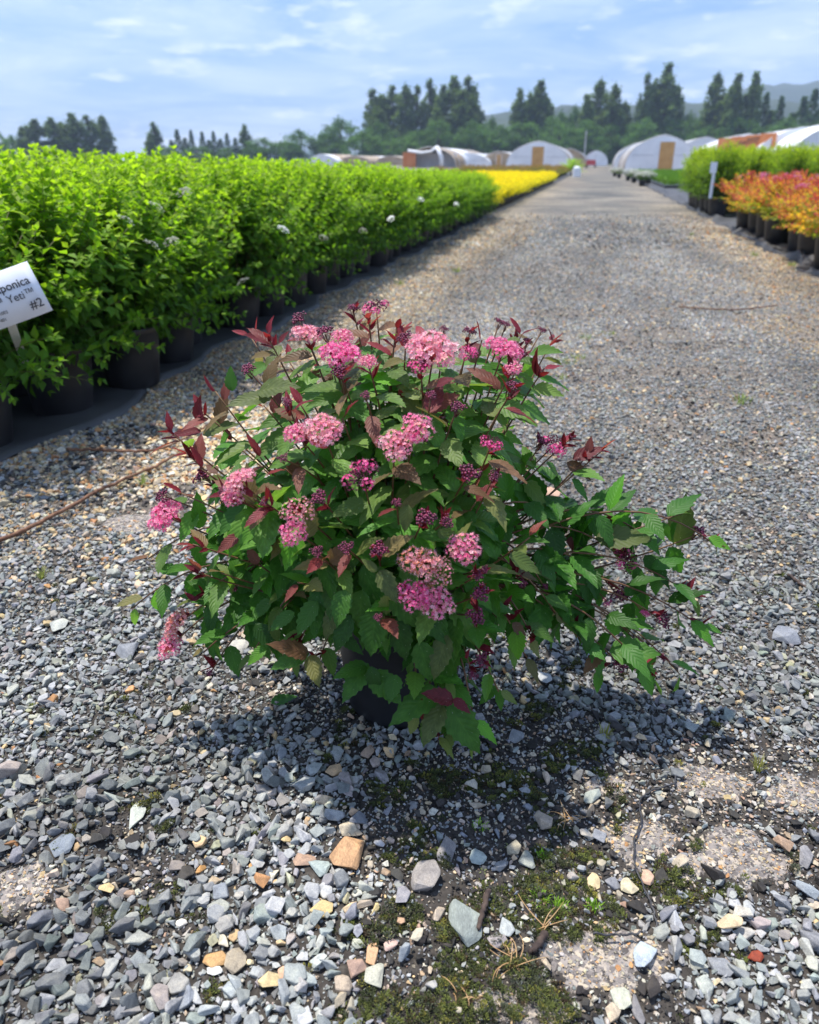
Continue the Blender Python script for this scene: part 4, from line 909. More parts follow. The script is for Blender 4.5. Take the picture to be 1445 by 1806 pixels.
for ti, (a, b, yo, kind) in enumerate(tips):
    tip = a if b is None else P_ell(a, b, 1.0, yo or None)
    if tip[2] < .05: tip[2] = .05
    h_ = tip - CP; rad = np.hypot(h_[0], h_[1]); an = math.atan2(h_[1], h_[0])
    p0 = CP + np.array([.05 * math.cos(an) * rm.uniform(.2, 1), .05 * math.sin(an) * rm.uniform(.2, 1), .20])
    if tip[2] < .33:  ctrl = CP + np.array([h_[0] * .58, h_[1] * .58, max(.34, tip[2] + .16)])
    else: ctrl = CP + np.array([h_[0] * .60, h_[1] * .60, tip[2] * .72 + .02])
    ctrl = ctrl + rm.normal(0, .015, 3)
    pts = bez(p0, ctrl, tip, 14); ln = np.sum(np.linalg.norm(np.diff(pts, axis=0), axis=1))
    STEMS.append(pts)
    nl = int(ln * .82 / LSP); ts = 1 - (np.arange(nl) * LSP / ln) - .018 * (kind in 'fb') / ln
    ph0 = rm.uniform(0, 6.28)
    hi = np.clip((tip[2] - .25) / .35, 0, 1)
    right = tip[0] > .30
    for k in range(nl):
        t = ts[k]
        if t < .22: break
        c = (1 - t) ** 2 * p0 + 2 * t * (1 - t) * ctrl + t * t * tip; d = 2 * (1 - t) * (ctrl - p0) + 2 * t * (tip - ctrl); d /= np.linalg.norm(d)
        if t < .45 and rm.random() < .45: continue
        if right and (t < .5 or rm.random() < .22): continue
        ph0 += 2.4 + rm.normal(0, .25); x = np.cross(d, (.1, .15, 1)); x /= np.linalg.norm(x) + 1e-6; yv = np.cross(d, x)
        o = x * math.cos(ph0) + yv * math.sin(ph0); far = ln * (1 - t)
        young = np.clip(1 - far / .07, 0, 1)
        L0 = .070 * (.50 + .50 * min(1, far / .08)) * rm.uniform(.8, 1.15)
        f = o * (1 - .35 * young) + d * (.30 + .7 * young) + rm.normal(0, .12, 3) + np.array([0, 0, -.10 - .15 * (1 - young)])
        up = np.array([-.12, -.25, 1.0]) + rm.normal(0, .22, 3) + d * (-.2)
        if kind == 'i' or t < .5: pass
        q = young * (.58 + .50 * hi) + .24 * hi + rm.normal(0, .10) - (.25 if right else 0) - (.15 if kind == 'i' else 0) - (.1 if tip[2] < .3 else 0)
        st = [(-.2, (.032, .095, .016)), (.15, (.050, .135, .020)), (.40, (.075, .125, .028)), (.58, (.10, .080, .035)), (.75, (.115, .035, .030)), (1.0, (.135, .016, .026))]
        col = np.array([np.interp(q, [s_[0] for s_ in st], [s_[1][j] for s_ in st]) for j in range(3)]) * rm.lognormal(.40, .16)
        if rm.random() < .14 and q < .4: col = col * np.array([1.35, 1.45, 1.0])
        T = rm.integers(2) + 5 if q > .75 else rm.integers(5)
        leaves.append((T, c + o * .003, f, up, L0, rm.uniform(.85, 1.12) * (.8 if q > .8 else 1), np.clip(col, .006, .6)))
    if kind in 'bfl' and rm.random() < .55:      # whorl of tiny red new leaves under the tip
        for k in range(5):
            b_ = rm.uniform(0, 6.28); x = np.cross(d, (.1, .15, 1)); x /= np.linalg.norm(x); yv = np.cross(d, x); o = x * math.cos(b_) + yv * math.sin(b_)
            cc = pts[-2] + (pts[-1] - pts[-2]) * rm.random()
            leaves.append((5 + k % 2, cc, o * .7 + d * .8 + rm.normal(0, .1, 3), np.array([0, 0, 1.]) + rm.normal(0, .4, 3), rm.uniform(.014, .030), .75, np.array([.17, .014, .028]) * rm.uniform(.5, 1.1)))
ALLT = LT + LTr
leaf_me = [mesh_np('leaf', T[0], T[1], M_leaf_obj, True, None, T[2]) for T in ALLT]
# hand placed large leaves that frame the plant (px,py of stalk end -> tip)
def hand_leaf(x0, y0, x1, y1, Y0, Y1, col, T=0, w_=1.0, up=(-.15, -.5, .85)):
    p = AT(x0, y0, Y0); q = AT(x1, y1, Y1); leaves.append((T, p, q - p, np.array(up, float), float(np.linalg.norm(q - p)), w_, np.array(col)))
GR = (.055, .15, .022); GD = (.035, .10, .018); OL = (.10, .13, .04); BZ = (.13, .07, .04); MA = (.12, .022, .030)
for a in [(775, 1215, 685, 1272, .88, .84, GR, 0), (780, 1240, 745, 1315, .87, .83, OL, 2), (790, 1240, 850, 1330, .87, .83, GR, 0, 1.15), (785, 1245, 800, 1325, .88, .86, GD, 1), (800, 1235, 745, 1222, .86, .84, MA, 5), (800, 1232, 830, 1258, .86, .84, MA, 5), (700, 1190, 685, 1240, .88, .85, GR, 2, 1.2), (650, 1170, 600, 1235, .9, .86, GR, 0, 1.1), (648, 1172, 590, 1190, .9, .87, GR, 0),
          (655, 1185, 708, 1240, .89, .85, GR, 2, 1.1), (545, 1155, 490, 1128, .9, .87, BZ, 1), (548, 1155, 562, 1210, .9, .86, (.14, .14, .04), 2), (545, 1152, 475, 1175, .9, .88, GR, 0), (470, 1140, 435, 1172, .95, .93, (.09, .24, .02), 2), (640, 1040, 625, 1125, .88, .87, GR, 1, 1.1), (700, 1090, 715, 1170, .88, .86, GD, 0, 1.1), (560, 1060, 520, 1120, .92, .9, GR, 2), (665, 1075, 650, 1160, .87, .85, GR, 2, 1.2), (620, 1085, 585, 1150, .89, .87, GD, 0, 1.1), (690, 1040, 745, 1110, .87, .86, GR, 0, 1.1), (600, 1060, 560, 1130, .9, .88, OL, 1), (655, 1175, 665, 1235, .88, .86, GD, 1), (450, 1100, 490, 1150, .96, .94, GD, 0), (480, 1060, 440, 1090, .97, .97, GR, 2), (600, 1120, 640, 1150, .9, .88, GD, 1), (520, 1080, 470, 1110, .93, .92, GR, 0), (740, 1130, 760, 1205, .88, .86, GR, 2), (790, 1120, 760, 1200, .88, .85, OL, 0), (800, 1110, 760, 1230, .9, .88, GR, 1), (670, 1005, 700, 1062, .86, .83, OL, 2), (665, 1008, 640, 985, .86, .86, OL, 0), (610, 1040, 590, 1105, .86, .83, GR, 0, 1.2),
          (352, 748, 352, 698, 1.2, 1.19, (.15, .018, .03), 5, 1.2), (355, 760, 300, 768, 1.2, 1.17, MA, 5), (358, 764, 412, 740, 1.2, 1.18, OL, 0), (1195, 962, 1210, 880, 1.16, 1.15, OL, 0, 1.1), (1175, 955, 1100, 975, 1.14, 1.12, GR, 1), (1050, 950, 1155, 942, 1.12, 1.1, OL, 0), (1075, 1148, 1165, 1150, 1.03, 1.01, GR, 2, 1.2), (1060, 1150, 1030, 1185, 1.03, 1.0, BZ, 0), (1130, 1165, 1155, 1225, 1.03, 1.0, GR, 0, 1.1), (910, 1110, 915, 1165, .95, .93, (.12, .30, .02), 2, 1.1), (875, 1210, 845, 1240, .92, .9, GR, 0), (880, 1215, 884, 1255, .92, .9, GR, 1),
          (1045, 905, 1060, 895, 1.2, 1.2, GR, 0), (1010, 960, 1060, 895, 1.18, 1.18, GR, 2), (1110, 960, 1130, 915, 1.17, 1.18, GR, 2), (770, 665, 735, 715, .98, .95, MA, 5), (770, 680, 797, 663, .98, .97, MA, 6, 1.2), (720, 890, 712, 940, .87, .86, OL, 2), (480, 700, 400, 705, 1.1, 1.07, OL, 0), (455, 690, 520, 672, 1.1, 1.07, OL, 0, 1.1), (410, 690, 405, 645, 1.15, 1.16, GR, 2), (490, 607, 430, 588, 1.3, 1.28, MA, 5), (492, 605, 510, 583, 1.3, 1.3, MA, 5), (497, 610, 465, 640, 1.28, 1.25, OL, 0), (1010, 810, 1068, 788, 1.2, 1.2, MA, 5), (1000, 815, 1045, 842, 1.2, 1.18, BZ, 0)]:
    hand_leaf(*a)
heads = [(P_ell(a, b, 1.0, y or None), w_ / 2) for a, b, w_, t_, y in FLOW] + [(P_ell(a, b, 1.0, y or None), w_ / 2.4) for a, b, w_, y in BUDS]
hp = visible_px(np.array([h[0] for h in heads])); hr = np.array([h[1] for h in heads])
n_hand = 48; keep_ = []
for i, l in enumerate(leaves):
    if l[4] < .034: keep_.append(l); continue
    q_ = visible_px(np.array([l[1] + l[2] / np.linalg.norm(l[2]) * l[4] * f_ for f_ in (.3, .6, .9)])); bad = False
    for j in range(3):
        if np.any((np.hypot(q_[0][j] - hp[0], q_[1][j] - hp[1]) < hr * .95 + 6) & (q_[2][j] < hp[2] + .012)): bad = True
    if not bad: keep_.append(l)
leaves = keep_      # no leaf grows over a flower head
# rank by shown size; 300 as objects, the rest one mass
Lp = np.array([l[1] + l[2] / np.linalg.norm(l[2]) * l[4] * .5 for l in leaves]); Ls = np.array([l[4] for l in leaves])
toC = np.array([0, 0, H]) - Lp; dist = np.linalg.norm(toC, axis=1); nrm = np.array([l[3] / np.linalg.norm(l[3]) for l in leaves])
out = ((Lp - EC) / ER); outer = np.linalg.norm(out, axis=1); facing = (out * toC / dist[:, None]).sum(1)
score = Ls / dist * (.3 + np.clip(outer, 0, 1.2)) * (facing > -.1)
order = np.argsort(-score); ind = set(order[:300].tolist())
groups = {}
for i, (T, p, f, up, ln, wd, col) in enumerate(leaves):
    if i in ind:
        r_, f_, n_ = frames(f[None], up[None]); r_, f_, n_ = r_[0], f_[0], n_[0]
        o = link('leaf', leaf_me[T], parent=main)
        Mx = Matrix(((r_[0] * wd * ln, f_[0] * ln, n_[0] * ln, p[0] - CP[0]), (r_[1] * wd * ln, f_[1] * ln, n_[1] * ln, p[1] - CP[1]), (r_[2] * wd * ln, f_[2] * ln, n_[2] * ln, p[2]), (0, 0, 0, 1)))
        o.matrix_local = Mx; o.color = (*col, 1)
    else: groups.setdefault(T, []).append(i)
VV, FF, UU, KK = [], [], [], []; off = 0
for T, ids in groups.items():
    sel = [leaves[i] for i in ids]; V, F, UV, nv = build_leaves(ALLT[T], np.array([s[1] for s in sel]) - CP, np.array([s[2] for s in sel]), np.array([s[3] for s in sel]), np.array([s[4] for s in sel]), np.array([s[5] for s in sel]))
    VV.append(V); FF.append(F + off); UU.append(UV); KK.append(np.repeat(np.array([s[6] for s in sel]), nv, 0)); off += len(V)
link('leaves', mesh_np('leaves', np.concatenate(VV), np.concatenate(FF), M_leaf_geo, True, np.concatenate(KK), np.concatenate(UU)), parent=main)['kind'] = 'stuff'
for pts in STEMS:
    mb = MB(); mb.tube(pts - CP, .0026, .0011, 6); mb.obj('stem', M_stem, main, True)
# flower heads
FM = {'L': [pink_head(1, 1.0, LIGHT, 11, 11, .125), pink_head(2, 1.0, LIGHT + PINK, 11, 11, .125)], 'P': [pink_head(3, 1.0, PINK, 11, 11, .125), pink_head(4, 1.0, PINK + LIGHT, 10, 11, .125)],
      'H': [pink_head(5, 1.0, HOT + PINK, 11, 11, .125)], 'HB': [pink_head(6, 1.0, HOT, 10, 10, .12, budfrac=.35), pink_head(7, 1.0, HOT + PINK[:1], 10, 10, .12, budfrac=.5)], 'S': [pink_head(8, 1.0, SALM, 11, 11, .125), pink_head(9, 1.0, SALM + LIGHT, 9, 10, .085)]}
def bud_mesh(seed):
    g = np.random.default_rng(seed); mb = MB(); K = []
    ico = bmesh.new(); bmesh.ops.create_icosphere(ico, subdivisions=1, radius=1); iv = np.array([v.co[:] for v in ico.verts]); fi = [[v.index for v in f.verts] for f in ico.faces]; ico.free()
    cen = []
    for k in range(7):
        a = k * 2.4 + g.uniform(0, .5); q = .62 * math.sqrt((k + .3) / 7); c = np.array([q * math.cos(a), q * math.sin(a), .35 * (1 - q * q) + g.normal(0, .08)]); cen.append(c)
        mb.tube([(0, 0, -.9), (c[0] * .5, c[1] * .5, -.4), tuple(c)], .035, .025, 4); K += [(.16, .04, .045)] * (len(mb.v) - len(K))
        for i in range(9):
            zc = 1 - (i + .5) / 9 * 1.3; rr = math.sqrt(max(0, 1 - zc * zc)); th = i * 2.4 + k; p = c + .24 * np.array([rr * math.cos(th), rr * math.sin(th), zc]) * g.uniform(.8, 1.15)
            s = g.uniform(.075, .115); mb.add(iv * s + p, fi); K += [tuple(np.array([(.12, .016, .042), (.17, .022, .06), (.08, .012, .03), (.24, .03, .08)][g.integers(4)]) * g.uniform(.8, 1.3))] * len(iv)
    V = np.array(mb.v); return mesh_np('bud_cluster', V, [tuple(f) for f in mb.f], M_bud, True, np.array(K))
BM = [bud_mesh(k) for k in range(3)]
def place_head(px_, py_, wpx, yo, me, name):
    p = P_ell(px_, py_, 1.0, yo or None); d_ = p - np.array([0, 0, H]); dep_ = d_[1] * math.cos(PITCH) - d_[2] * math.sin(PITCH); rad_ = wpx / 2 / FP * dep_
    out_ = (p - EC) / ER; out_ /= np.linalg.norm(out_); n_ = out_ * .45 + np.array([0, -.30, .75]) + rm.normal(0, .14, 3)
    o = link(name, me, parent=main); o.location = p - CP; o.rotation_mode = 'QUATERNION'; o.rotation_quaternion = Vector(n_).to_track_quat('Z', 'Y') @ Euler((0, 0, rm.uniform(0, 6))).to_quaternion(); o.scale = (rad_ * 1.12,) * 3
    return o
for i, (a, b, w_, ty, y) in enumerate(FLOW): place_head(a, b, w_, y, FM[ty][i % len(FM[ty])], 'flower_cluster')
for i, (a, b, w_, y) in enumerate(BUDS): place_head(a, b, w_ * 1.05, y, BM[i % 3], 'bud_cluster')
# fallen leaf
p = G(500, 1242); o = link('fallen_leaf', leaf_me[0]); o.location = (p[0] - .02, p[1] - .012, .012); o.rotation_euler = (.1, .25, R(-62)); o.scale = (.05,) * 3; o.color = (.05, .15, .03, 1); tag(o, 'single green leaf lying on the gravel left of the pot', 'leaf')

# ------------------------------------------------------------------ greenhouses
AX = math.atan2(-DX, DY)   # rotation that turns +Y to the track direction
def profile(w, h, n=18):
    out = []
    for i in range(n + 1):
        a = math.pi * i / n; x = -math.cos(a); z = math.sin(a) ** .78
        z = z * (1 - .10 * (1 - abs(x)) ** 0) ; peak = .07 * max(0, 1 - abs(x) * 2.2)
        out.append((x * w / 2, h * (z * .94 + peak * .86)))
    return out
def tunnel(px, Yd, w, h, length, label, end='white', door=True, bands=((.18, .10), (.42, .05)), endmat=None, body=None, doorw=.95, open_end=False, dx=0.0, zb=0.0):
    b0 = AT(px, 284, Yd); t = thing('hoop_greenhouse', label, 'greenhouse', (b0[0], b0[1], zb), AX)
    pr = profile(w, h); n = len(pr)
    def strip(y0, y1, off):
        V = [(x * (1 + off), y, z * (1 + off)) for y in (y0, y1) for x, z in pr] + [(x * (1 + off - .01), y, z * (1 + off - .01)) for y in (y0, y1) for x, z in pr]
        F = [(i, i + 1, n + i + 1, n + i) for i in range(n - 1)] + [(2 * n + i + 1, 2 * n + i, 3 * n + i, 3 * n + i + 1) for i in range(n - 1)] + [(i + 1, i, 2 * n + i, 2 * n + i + 1) for i in range(n - 1)] + [(n + i, n + i + 1, 3 * n + i + 1, 3 * n + i) for i in range(n - 1)]
        return V, F
    ys_ = [0.0]; 
    mb = MB(); mb.add(*strip(0.05, length, 0)); mb.obj('cover', body or M_tan, t, True)
    for f0, wd in bands:
        mb = MB(); mb.add(*strip(length * f0, length * (f0 + wd), .012)); mb.obj('cover_band', M_white, t, True)
    for k in range(int(length / 4) + 1):
        mb = MB(); mb.tube([(x * 1.008, min(k * 4.0 + .02, length), z * 1.008) for x, z in pr], .045, .045, 5); mb.obj('hoop', M_steel, t, True)
    if not open_end:
        V = [(x, 0, z) for x, z in pr] + [(x, .05, z) for x, z in pr]
        F = [tuple(range(n)), tuple(range(2 * n - 1, n - 1, -1))] + [(i + 1, i, n + i, n + i + 1) for i in range(n - 1)] + [(0, n - 1, 2 * n - 1, n)]
        mb = MB(); mb.add(V, F); mb.obj('end_wall', endmat or M_white, t)
        for zf in (.42,):
            mb = MB(); mb.box((-w * .27, -.02, h * zf), (w * .30, .03, .05)); mb.box((w * .27, -.02, h * zf), (w * .30, .03, .05)); mb.obj('rail', M_steel, t)
    if door:
        dh = h * .74; mb = MB(); mb.box((dx, -.05, dh / 2), (doorw, .06, dh)); d = mb.obj('door', M_ply, t)
        mb = MB()
        for sx in (-1, 1): mb.box((dx + sx * (doorw / 2 + .04), -.045, dh / 2), (.07, .08, dh + .02))
        mb.box((dx, -.045, dh + .045), (doorw + .15, .08, .07)); mb.obj('door_frame', M_white, t)
        mb = MB(); mb.box((dx + doorw * .35, -.10, dh * .48), (.05, .06, .14)); mb.obj('handle', M_steel, d)
    return t
tunnel(949, 91, 6.9, 3.12, 26, 'white ended hoop greenhouse with orange wood door left of the track', doorw=1.25, dx=-.05, bands=((.34, .12), (.6, .05)))
tunnel(1167, 75, 6.3, 3.3, 24, 'nearest white ended hoop greenhouse with orange door right of the track', doorw=1.25, dx=.35, bands=((.30, .10), (.62, .05)))
tunnel(1128, 108, 6.3, 3.4, 14, 'hoop greenhouse just behind the nearest right hand one', door=False, bands=((.2, .3),))
tunnel(1051, 178, 5.0, 3.2, 14, 'small grey white hoop greenhouse at the far end of the track', door=False, body=M_white, bands=())
t = tunnel(757, 125, 8.0, 3.1, 40, 'open fronted hoop greenhouse with orange panel and rolled covers', door=False, open_end=True, bands=((.25, .35),))
mb = MB(); mb.box((-3.0, -.1, 1.05), (2.0, .1, 2.1)); mb.obj('panel', M_orange, t)
mb = MB(); mb.tube([(-3.2, -.15, 2.3), (-1.2, -.2, 2.0), (.4, -.2, 2.2), (1.3, -.2, 2.9)], .22, .18, 7); mb.tube([(1.2, -.2, 2.8), (1.9, -.25, 1.4), (2.0, -.2, 0)], .3, .35, 7); mb.obj('rolled_cover', M_white, t, True)
mb = MB(); mb.box((.4, 3.2, 1.0), (6.4, .05, 2.0)); mb.obj('inner_wall', M_white, t)
tunnel(822, 138, 8.0, 2.35, 30, 'low white covered greenhouse beside the open fronted one', door=False, body=M_white, bands=())
tunnel(880, 140, 6.2, 2.6, 30, 'tan ended hoop greenhouse left of the white ended one', door=True, endmat=M_tan, doorw=.8, bands=((.2, .3),))
tunnel(568, 185, 6.6, 2.5, 22, 'small white hoop greenhouse far left beyond the shrubs', door=False, body=M_tan, bands=((0.02, .2),))
tunnel(625, 190, 8.0, 2.2, 60, 'long low tan greenhouse second from the left', door=False, endmat=M_tan, bands=((.3, .1),))
tunnel(690, 195, 8.0, 2.2, 40, 'long low tan greenhouse third from the left', door=False, endmat=M_tan, bands=((.3, .1),))
tunnel(1003, 130, 5.6, 2.9, 20, 'tan hoop greenhouse behind the white ended one left of the track', door=False, endmat=M_tan, bands=((.2, .12),))
tunnel(1240, 92, 7.0, 3.6, 24, 'grey white hoop greenhouse left of the orange wall', door=False, body=M_white, bands=())
tunnel(1312, 74, 6.6, 3.35, 12, 'hoop greenhouse rising behind the orange wall', door=False, body=M_white, bands=())
tunnel(1405, 62, 6.4, 3.45, 20, 'white hoop greenhouse right of the orange wall', doorw=.3, door=True, body=M_white, bands=())
tunnel(1490, 54, 7.0, 3.6, 20, 'white hoop greenhouse at the right edge of the photo', door=False, body=M_white, bands=())
a0, a1 = AT(1262, 284, 70), AT(1362, 284, 62); a0[2] = a1[2] = 0; ln = np.linalg.norm(a1 - a0)
t = thing('plywood_wall', 'long orange plywood wall with dark lettering above the green shrubs', 'wall', a0, math.atan2(a1[1] - a0[1], a1[0] - a0[0]))
npan = 4
for k in range(npan):
    mb = MB(); w_ = ln / npan; hh = 2.6 + .06 * k; mb.box((w_ * (k + .5), 0, hh / 2), (w_ - .03, .08, hh)); mb.obj('panel', M_orange, t)
mb = MB(); mb.box((ln * .27, -.07, 1.1), (.55, .04, 2.2)); mb.obj('door', M_ply, t)
g = random.Random(4)
for k in range(11):
    mb = MB(); x0 = ln * .38 + k * ln * .034; hh = .9 if k < 5 else .45; zb_ = 2.05 if k < 5 else 2.2 - .0 * k
    mb.box((x0, -.055, zb_ - (hh / 2 - .25) + k * .012), (.05, .02, hh)); mb.box((x0 + .07, -.055, zb_ + .18 + k * .012), (.12, .02, .05)); mb.obj('lettering', M_ink, t)
# pole and small red cart at the end of the track
p = AT(1030, 284, 150); mb = MB(); mb.tube([(p[0], p[1], 0), (p[0], p[1], 5.8)], .11, .08, 8); tag(mb.obj('pole', M_steel), 'thin pale pole standing beyond the left greenhouses', 'pole')
p = AT(1043, 284, 120); t = thing('utility_cart', 'small red cart parked at the far end of the track', 'cart', (p[0], p[1], 0), AX)
mb = MB(); mb.box((0, 0, .62), (1.3, 2.0, .5)); mb.box((0, -.6, .95), (1.2, .7, .2)); mb.obj('body', M_red, t)
mb = MB(); mb.box((0, .1, 1.75), (1.25, 1.3, .06)); mb.obj('roof', M_white, t)
for sx in (-1, 1):
    for sy in (-.5, .7):
        mb = MB(); mb.tube([(sx * .55, sy, .9), (sx * .55, sy, 1.74)], .03, .03, 5); mb.obj('post', M_steel, t)
    for sy in (-.7, .7):
        mb = MB(); mb.tube([(sx * .5, sy, .3), (sx * .7, sy, .3)], .3, .3, 14); mb.obj('wheel', M_pot, t)
p = B(53, -1.25); mb = MB(); mb.box((0, 0, .22), (.45, .4, .44)); mb.lathe([(.01, .44), (.2, .44), (.22, .52), (.12, .6), (.01, .6)], 12); o = mb.obj('bucket', M_white); o.location = p; tag(o, 'small white container on the far left track edge', 'container')

# ------------------------------------------------------------------ trees
def tree_mesh(kind, seed):
    g = np.random.default_rng(seed); cl = []
    tk = MB()
    if kind == 'poplar':       # unit height 1, radius about .15 .. several leaders
        tk.tube([(0, 0, 0), (g.normal(0, .01), g.normal(0, .01), .4), (g.normal(0, .015), 0, .93)], .013, .003, 6)
        lead = [(0, 0, 1.0, .095)] + [(.075 * math.cos(b), .075 * math.sin(b), g.uniform(.62, .93), g.uniform(.05, .08)) for b in (g.uniform(0, 2), g.uniform(2.2, 4), g.uniform(4.2, 6))]
        for i in range(230):
            lx, ly, lh, lr = lead[g.integers(4)] if i % 2 else lead[0]
            z = g.uniform(.06, .99); prof = (.60 + .40 * math.sin(math.pi * z ** .7)) * min(1, (1.01 - z) * 3.6 + .12); q = lr * prof * g.uniform(.1, 1.15) ** .8; a = g.uniform(0, 6.28)
            c = (lx * min(1, z * 2) + q * math.cos(a), ly * min(1, z * 2) + q * math.sin(a), z * lh)
            if g.random() < .26 + .5 * math.sin(z * 23 + a * 1.0 + lx * 90) - .2: continue
            cl.append((c, g.uniform(.011, .026), 2.3))
            if i % 2 == 0: tk.tube([(0, 0, max(.05, z - .12)), (c[0] * .6, c[1] * .6, z - .03), c], .004, .0015, 4)
    elif kind == 'round':
        tk.tube([(0, 0, 0), (.01, 0, .35), (0, .01, .8)], .022, .006, 6)
        for i in range(60):
            v = g.normal(0, 1, 3); v /= np.linalg.norm(v); q = g.uniform(.35, 1) ** .5; c = (v[0] * .40 * q, v[1] * .40 * q, .52 + v[2] * .45 * q)
            if c[2] < .06: continue
            cl.append((c, g.uniform(.07, .12), .8))
            if i % 3 == 0: tk.tube([(0, 0, .3), (c[0] * .5, c[1] * .5, c[2] * .8), c], .010, .003, 4)
    else:
        tk.tube([(0, 0, 0), (0, 0, .98)], .016, .002, 6)
        for i in range(80):
            z = .08 + .90 * (i / 80); r_ = .19 * (1 - z) + .008; a = i * 2.4; q = r_ * g.uniform(.4, 1.05); cl.append(((q * math.cos(a), q * math.sin(a), z - .15 * q), max(.014, r_ * .36), .5))
            if i % 2 == 0: tk.tube([(0, 0, z), (q * math.cos(a), q * math.sin(a), z - .15 * q)], .003, .001, 3)
    P = []; K = []
    for c, r_, zs in cl:
        n = {'poplar': 34, 'round': 60, 'conifer': 46}[kind]; v = g.normal(0, 1, (n, 3)); v /= np.linalg.norm(v, axis=1, keepdims=True); v *= (g.random((n, 1)) ** .4) * r_ * g.uniform(.7, 1.25, (n, 1)); v[:, 2] *= zs; v *= np.where(g.random((n, 1)) < .22, 1.8, 1.0)
        P.append(np.array(c) + v); tone = g.lognormal(0, .18); K.append(np.tile(tone, n))
    P = np.concatenate(P); K = np.concatenate(K); n = len(P)
    V, F, UV, nv = build_leaves(small_leaf(.42), P, g.normal(0, 1, (n, 3)), g.normal(0, .6, (n, 3)) + (0, 0, 1), g.uniform(.015, .032, n) * (1.6 if kind == 'round' else .95))
    base = {'poplar': (.090, .135, .048), 'round': (.066, .130, .034), 'conifer': (.055, .10, .042)}[kind]
    cols = np.repeat(np.array(base) * (K * g.lognormal(0, .15, n))[:, None], nv, 0)
    return mesh_np('crown', V, F, M_tree, False, cols), tk.mesh('trunk', M_trunk, True)
TM = {k: [tree_mesh(k, 700 + i * 7 + j) for i in range(3)] for j, k in enumerate(('poplar', 'round', 'conifer'))}
def tree(px, top, wpx, kind, label, Yd=262, group=None):
    p = AT(px, 284, Yd); dep_ = Yd / 1.102; hgt = AT(px, top, Yd)[2]; wid = wpx / FP * dep_; base_w = {'poplar': .30, 'round': .9, 'conifer': .40}[kind]
    t = thing({'poplar': 'poplar_tree', 'round': 'leafy_tree', 'conifer': 'conifer_tree'}[kind], label, 'tree', (p[0], p[1], -.3), rng.uniform(0, 6.28), group)
    v = TM[kind][rng.integers(3)]; s = wid / base_w
    c = link('crown', v[0], parent=t); c.scale = (s, s, hgt); c['kind'] = 'stuff'; k = link('trunk', v[1], parent=t); k.scale = (s, s, hgt)
def tree_row(lst, kind, where, Yd, group):
    for i, (a, b, c) in enumerate(sorted(lst)): tree(a, b, c * (1.3 if kind == 'poplar' else 1.12), kind, where % ORD[i], Yd + rng.uniform(-6, 6), group)
tree_row([(72, 208, 42), (104, 206, 44), (138, 198, 46), (164, 203, 38), (190, 203, 38), (50, 222, 30), (120, 214, 40)], 'poplar', 'dark tree in the clump above the left shrubs, %s from its left', 262, 'tree clump above the left shrubs')
tree_row([(3, 222, 30), (30, 236, 34), (25, 240, 40)], 'round', 'low tree at the left edge beyond the shrubs, %s from the left', 266, 'low trees at the left edge')
tree_row([(278, 215, 30), (436, 219, 28), (267, 240, 26)], 'poplar', 'lone narrow dark tree above the left shrubs, %s from the left', 262, 'lone narrow trees above the shrubs')
tree_row([(318, 225, 32), (342, 226, 26), (361, 229, 28), (381, 228, 26), (404, 232, 28), (306, 244, 30), (418, 240, 30), (330, 240, 34), (392, 242, 34), (372, 244, 34)], 'conifer', 'small pointed conifer above the left shrubs, %s from the left', 264, 'row of small conifers')
tree_row([(468, 240, 60), (495, 246, 44), (533, 227, 66), (602, 206, 78), (568, 232, 44), (450, 252, 50), (515, 248, 50), (350, 256, 60), (410, 258, 60), (300, 258, 50), (590, 240, 60)], 'round', 'round leafy tree left of the tall poplars, %s from the left', 258, 'round trees left of the tall poplars')
tree_row([(659, 158, 46), (676, 165, 40), (694, 150, 44), (716, 148, 42), (736, 152, 36), (757, 141, 42), (780, 148, 36), (800, 133, 50), (822, 136, 46), (838, 185, 34), (812, 160, 54), (668, 190, 50), (770, 190, 44)], 'poplar', 'tall dark poplar in the long row over the left greenhouses, %s from its left', 262, 'tall poplars over the left greenhouses')
tree_row([(911, 157, 40), (944, 140, 48), (928, 175, 54), (958, 170, 40)], 'poplar', 'tall poplar in the small group over the white greenhouse, %s from its left', 262, 'poplars over the white greenhouse')
tree_row([(1026, 165, 36), (1046, 140, 48), (1073, 147, 44), (1093, 178, 40), (1126, 131, 34), (1160, 110, 54), (1142, 160, 56), (1178, 150, 40)], 'poplar', 'tall poplar right of the track end, %s from the left of its group', 260, 'poplars right of the track end')
tree_row([(1246, 128, 44), (1280, 128, 42), (1310, 125, 38), (1262, 165, 54), (1296, 165, 50), (1446, 120, 26)], 'poplar', 'tall leaning poplar over the orange wall, %s from the left of its group', 256, 'poplars over the orange wall')
tree_row([(1333, 158, 44), (1360, 165, 46), (1345, 190, 60), (1398, 165, 50), (1415, 152, 56), (1436, 150, 54), (1385, 195, 60)], 'conifer', 'dark conifer near the right edge behind the greenhouses, %s from the left', 252, 'conifers near the right edge')
under = [(a, 215 + int(12 * math.sin(a * .11)) + (8 if a < 860 else 0), 62) for a in range(640, 1480, 27)]
for iu, (a, b, c) in enumerate(under): tree(a + rng.uniform(-8, 8), b + rng.uniform(-14, 14), c * rng.uniform(.9, 1.4), 'round', 'low bushy tree at the foot of the tree line, %s from the left' % ORD[iu], 248 + rng.uniform(-8, 8), 'bushy trees at the foot of the tree line')
for iu, (a, b, c) in enumerate([(865, 206, 50), (985, 196, 60), (1000, 205, 60), (1010, 186, 56), (1205, 198, 70), (1225, 205, 60)]): tree(a, b, c, 'round', 'mid sized leafy tree between the tall poplar groups, %s from the left' % ORD[iu], 262, 'leafy trees between the poplar groups')

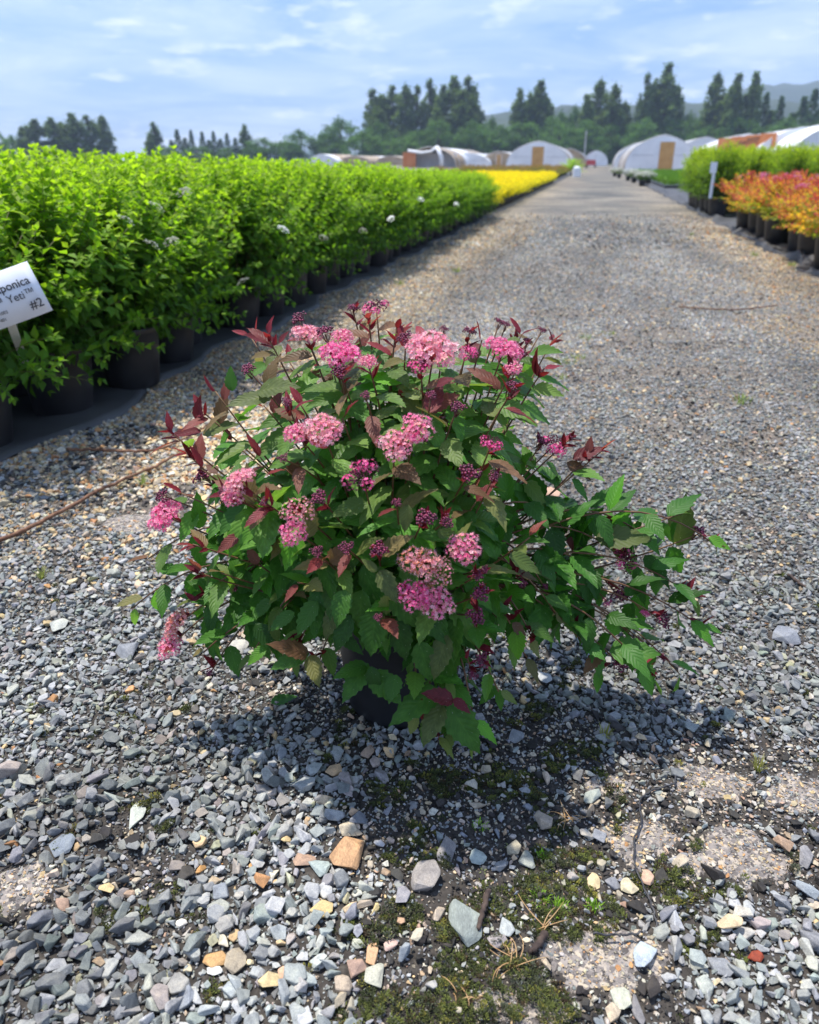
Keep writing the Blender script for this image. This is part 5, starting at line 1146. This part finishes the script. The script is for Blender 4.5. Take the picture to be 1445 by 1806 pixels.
# ------------------------------------------------------------------ hills
def ridge(name, pts, Yd, depth, col1, col2):
    P = [AT(a, b, Yd) for a, b in pts]; xs_ = np.linspace(P[0][0], P[-1][0], 160); zs = np.interp(xs_, [p[0] for p in P], [p[2] for p in P])
    zs = zs + (fbm(xs_ * .01, xs_ * 0 + Yd, 3, 4) - .5) * 7
    rowsn = 14; V = []; 
    for j in range(rowsn):
        f = j / (rowsn - 1); prof = math.sin(f * math.pi) ** .8 if f > 0 else 0
        for i, x_ in enumerate(xs_):
            V.append((x_ + (f - .5) * 60, Yd + (f - .5) * depth, -2 + (zs[i] + 2) * prof * (1 + .12 * (fbm(np.array(x_ * .02), np.array(f * 4.0), 2, 3) - .5) * (1 - abs(f - .5) * 2 > .05))))
    V = np.array(V); idx = np.arange(len(V)).reshape(rowsn, 160); F = np.stack([idx[:-1, :-1], idx[:-1, 1:], idx[1:, 1:], idx[1:, :-1]], -1).reshape(-1, 4)
    return tag(link(name, mesh_np(name, V, F, noise_mat(name, col1, col2, .02, .95), True)), kind='structure')
ridge('hills', [(700, 240), (800, 222), (850, 205), (900, 200), (950, 205), (990, 186), (1030, 190), (1100, 190), (1180, 180), (1215, 186), (1300, 180), (1500, 175), (1700, 200)], 800, 300, (.02, .035, .02), (.04, .06, .03))
ridge('mountains', [(1100, 240), (1250, 195), (1320, 150), (1350, 146), (1390, 150), (1440, 145), (1500, 150), (1600, 140), (1800, 170)], 1500, 400, (.02, .035, .02), (.04, .06, .03))
# low grass field beyond the beds, a few mm above the ground sheet
mb = MB(); c0, c1 = B(205, 0), B(420, 0)
mb.add([(-500, 205, .02), (500, 205, .02), (600, 900, .02), (-600, 900, .02)], [(0, 1, 2, 3)]); tag(mb.obj('field', noise_mat('field_grass', (.04, .07, .02), (.07, .11, .03), .3, .9)), kind='structure')

# ------------------------------------------------------------------ haze
HAZE = 0.0004
if HAZE > 0:
    m = bpy.data.materials.new('haze'); m.use_nodes = True; nt = m.node_tree; nt.nodes.clear()
    pv = N(nt, 'ShaderNodeVolumePrincipled'); pv.inputs['Color'].default_value = (.62, .78, 1, 1); pv.inputs['Density'].default_value = HAZE; pv.inputs['Anisotropy'].default_value = .2
    nt.links.new(pv.outputs[0], N(nt, 'ShaderNodeOutputMaterial').inputs['Volume'])
    mb = MB(); mb.box((0, 880, 84), (4200, 1960, 172)); tag(mb.obj('haze', m), 'thin bluish summer haze over the fields', 'haze', kind='stuff')
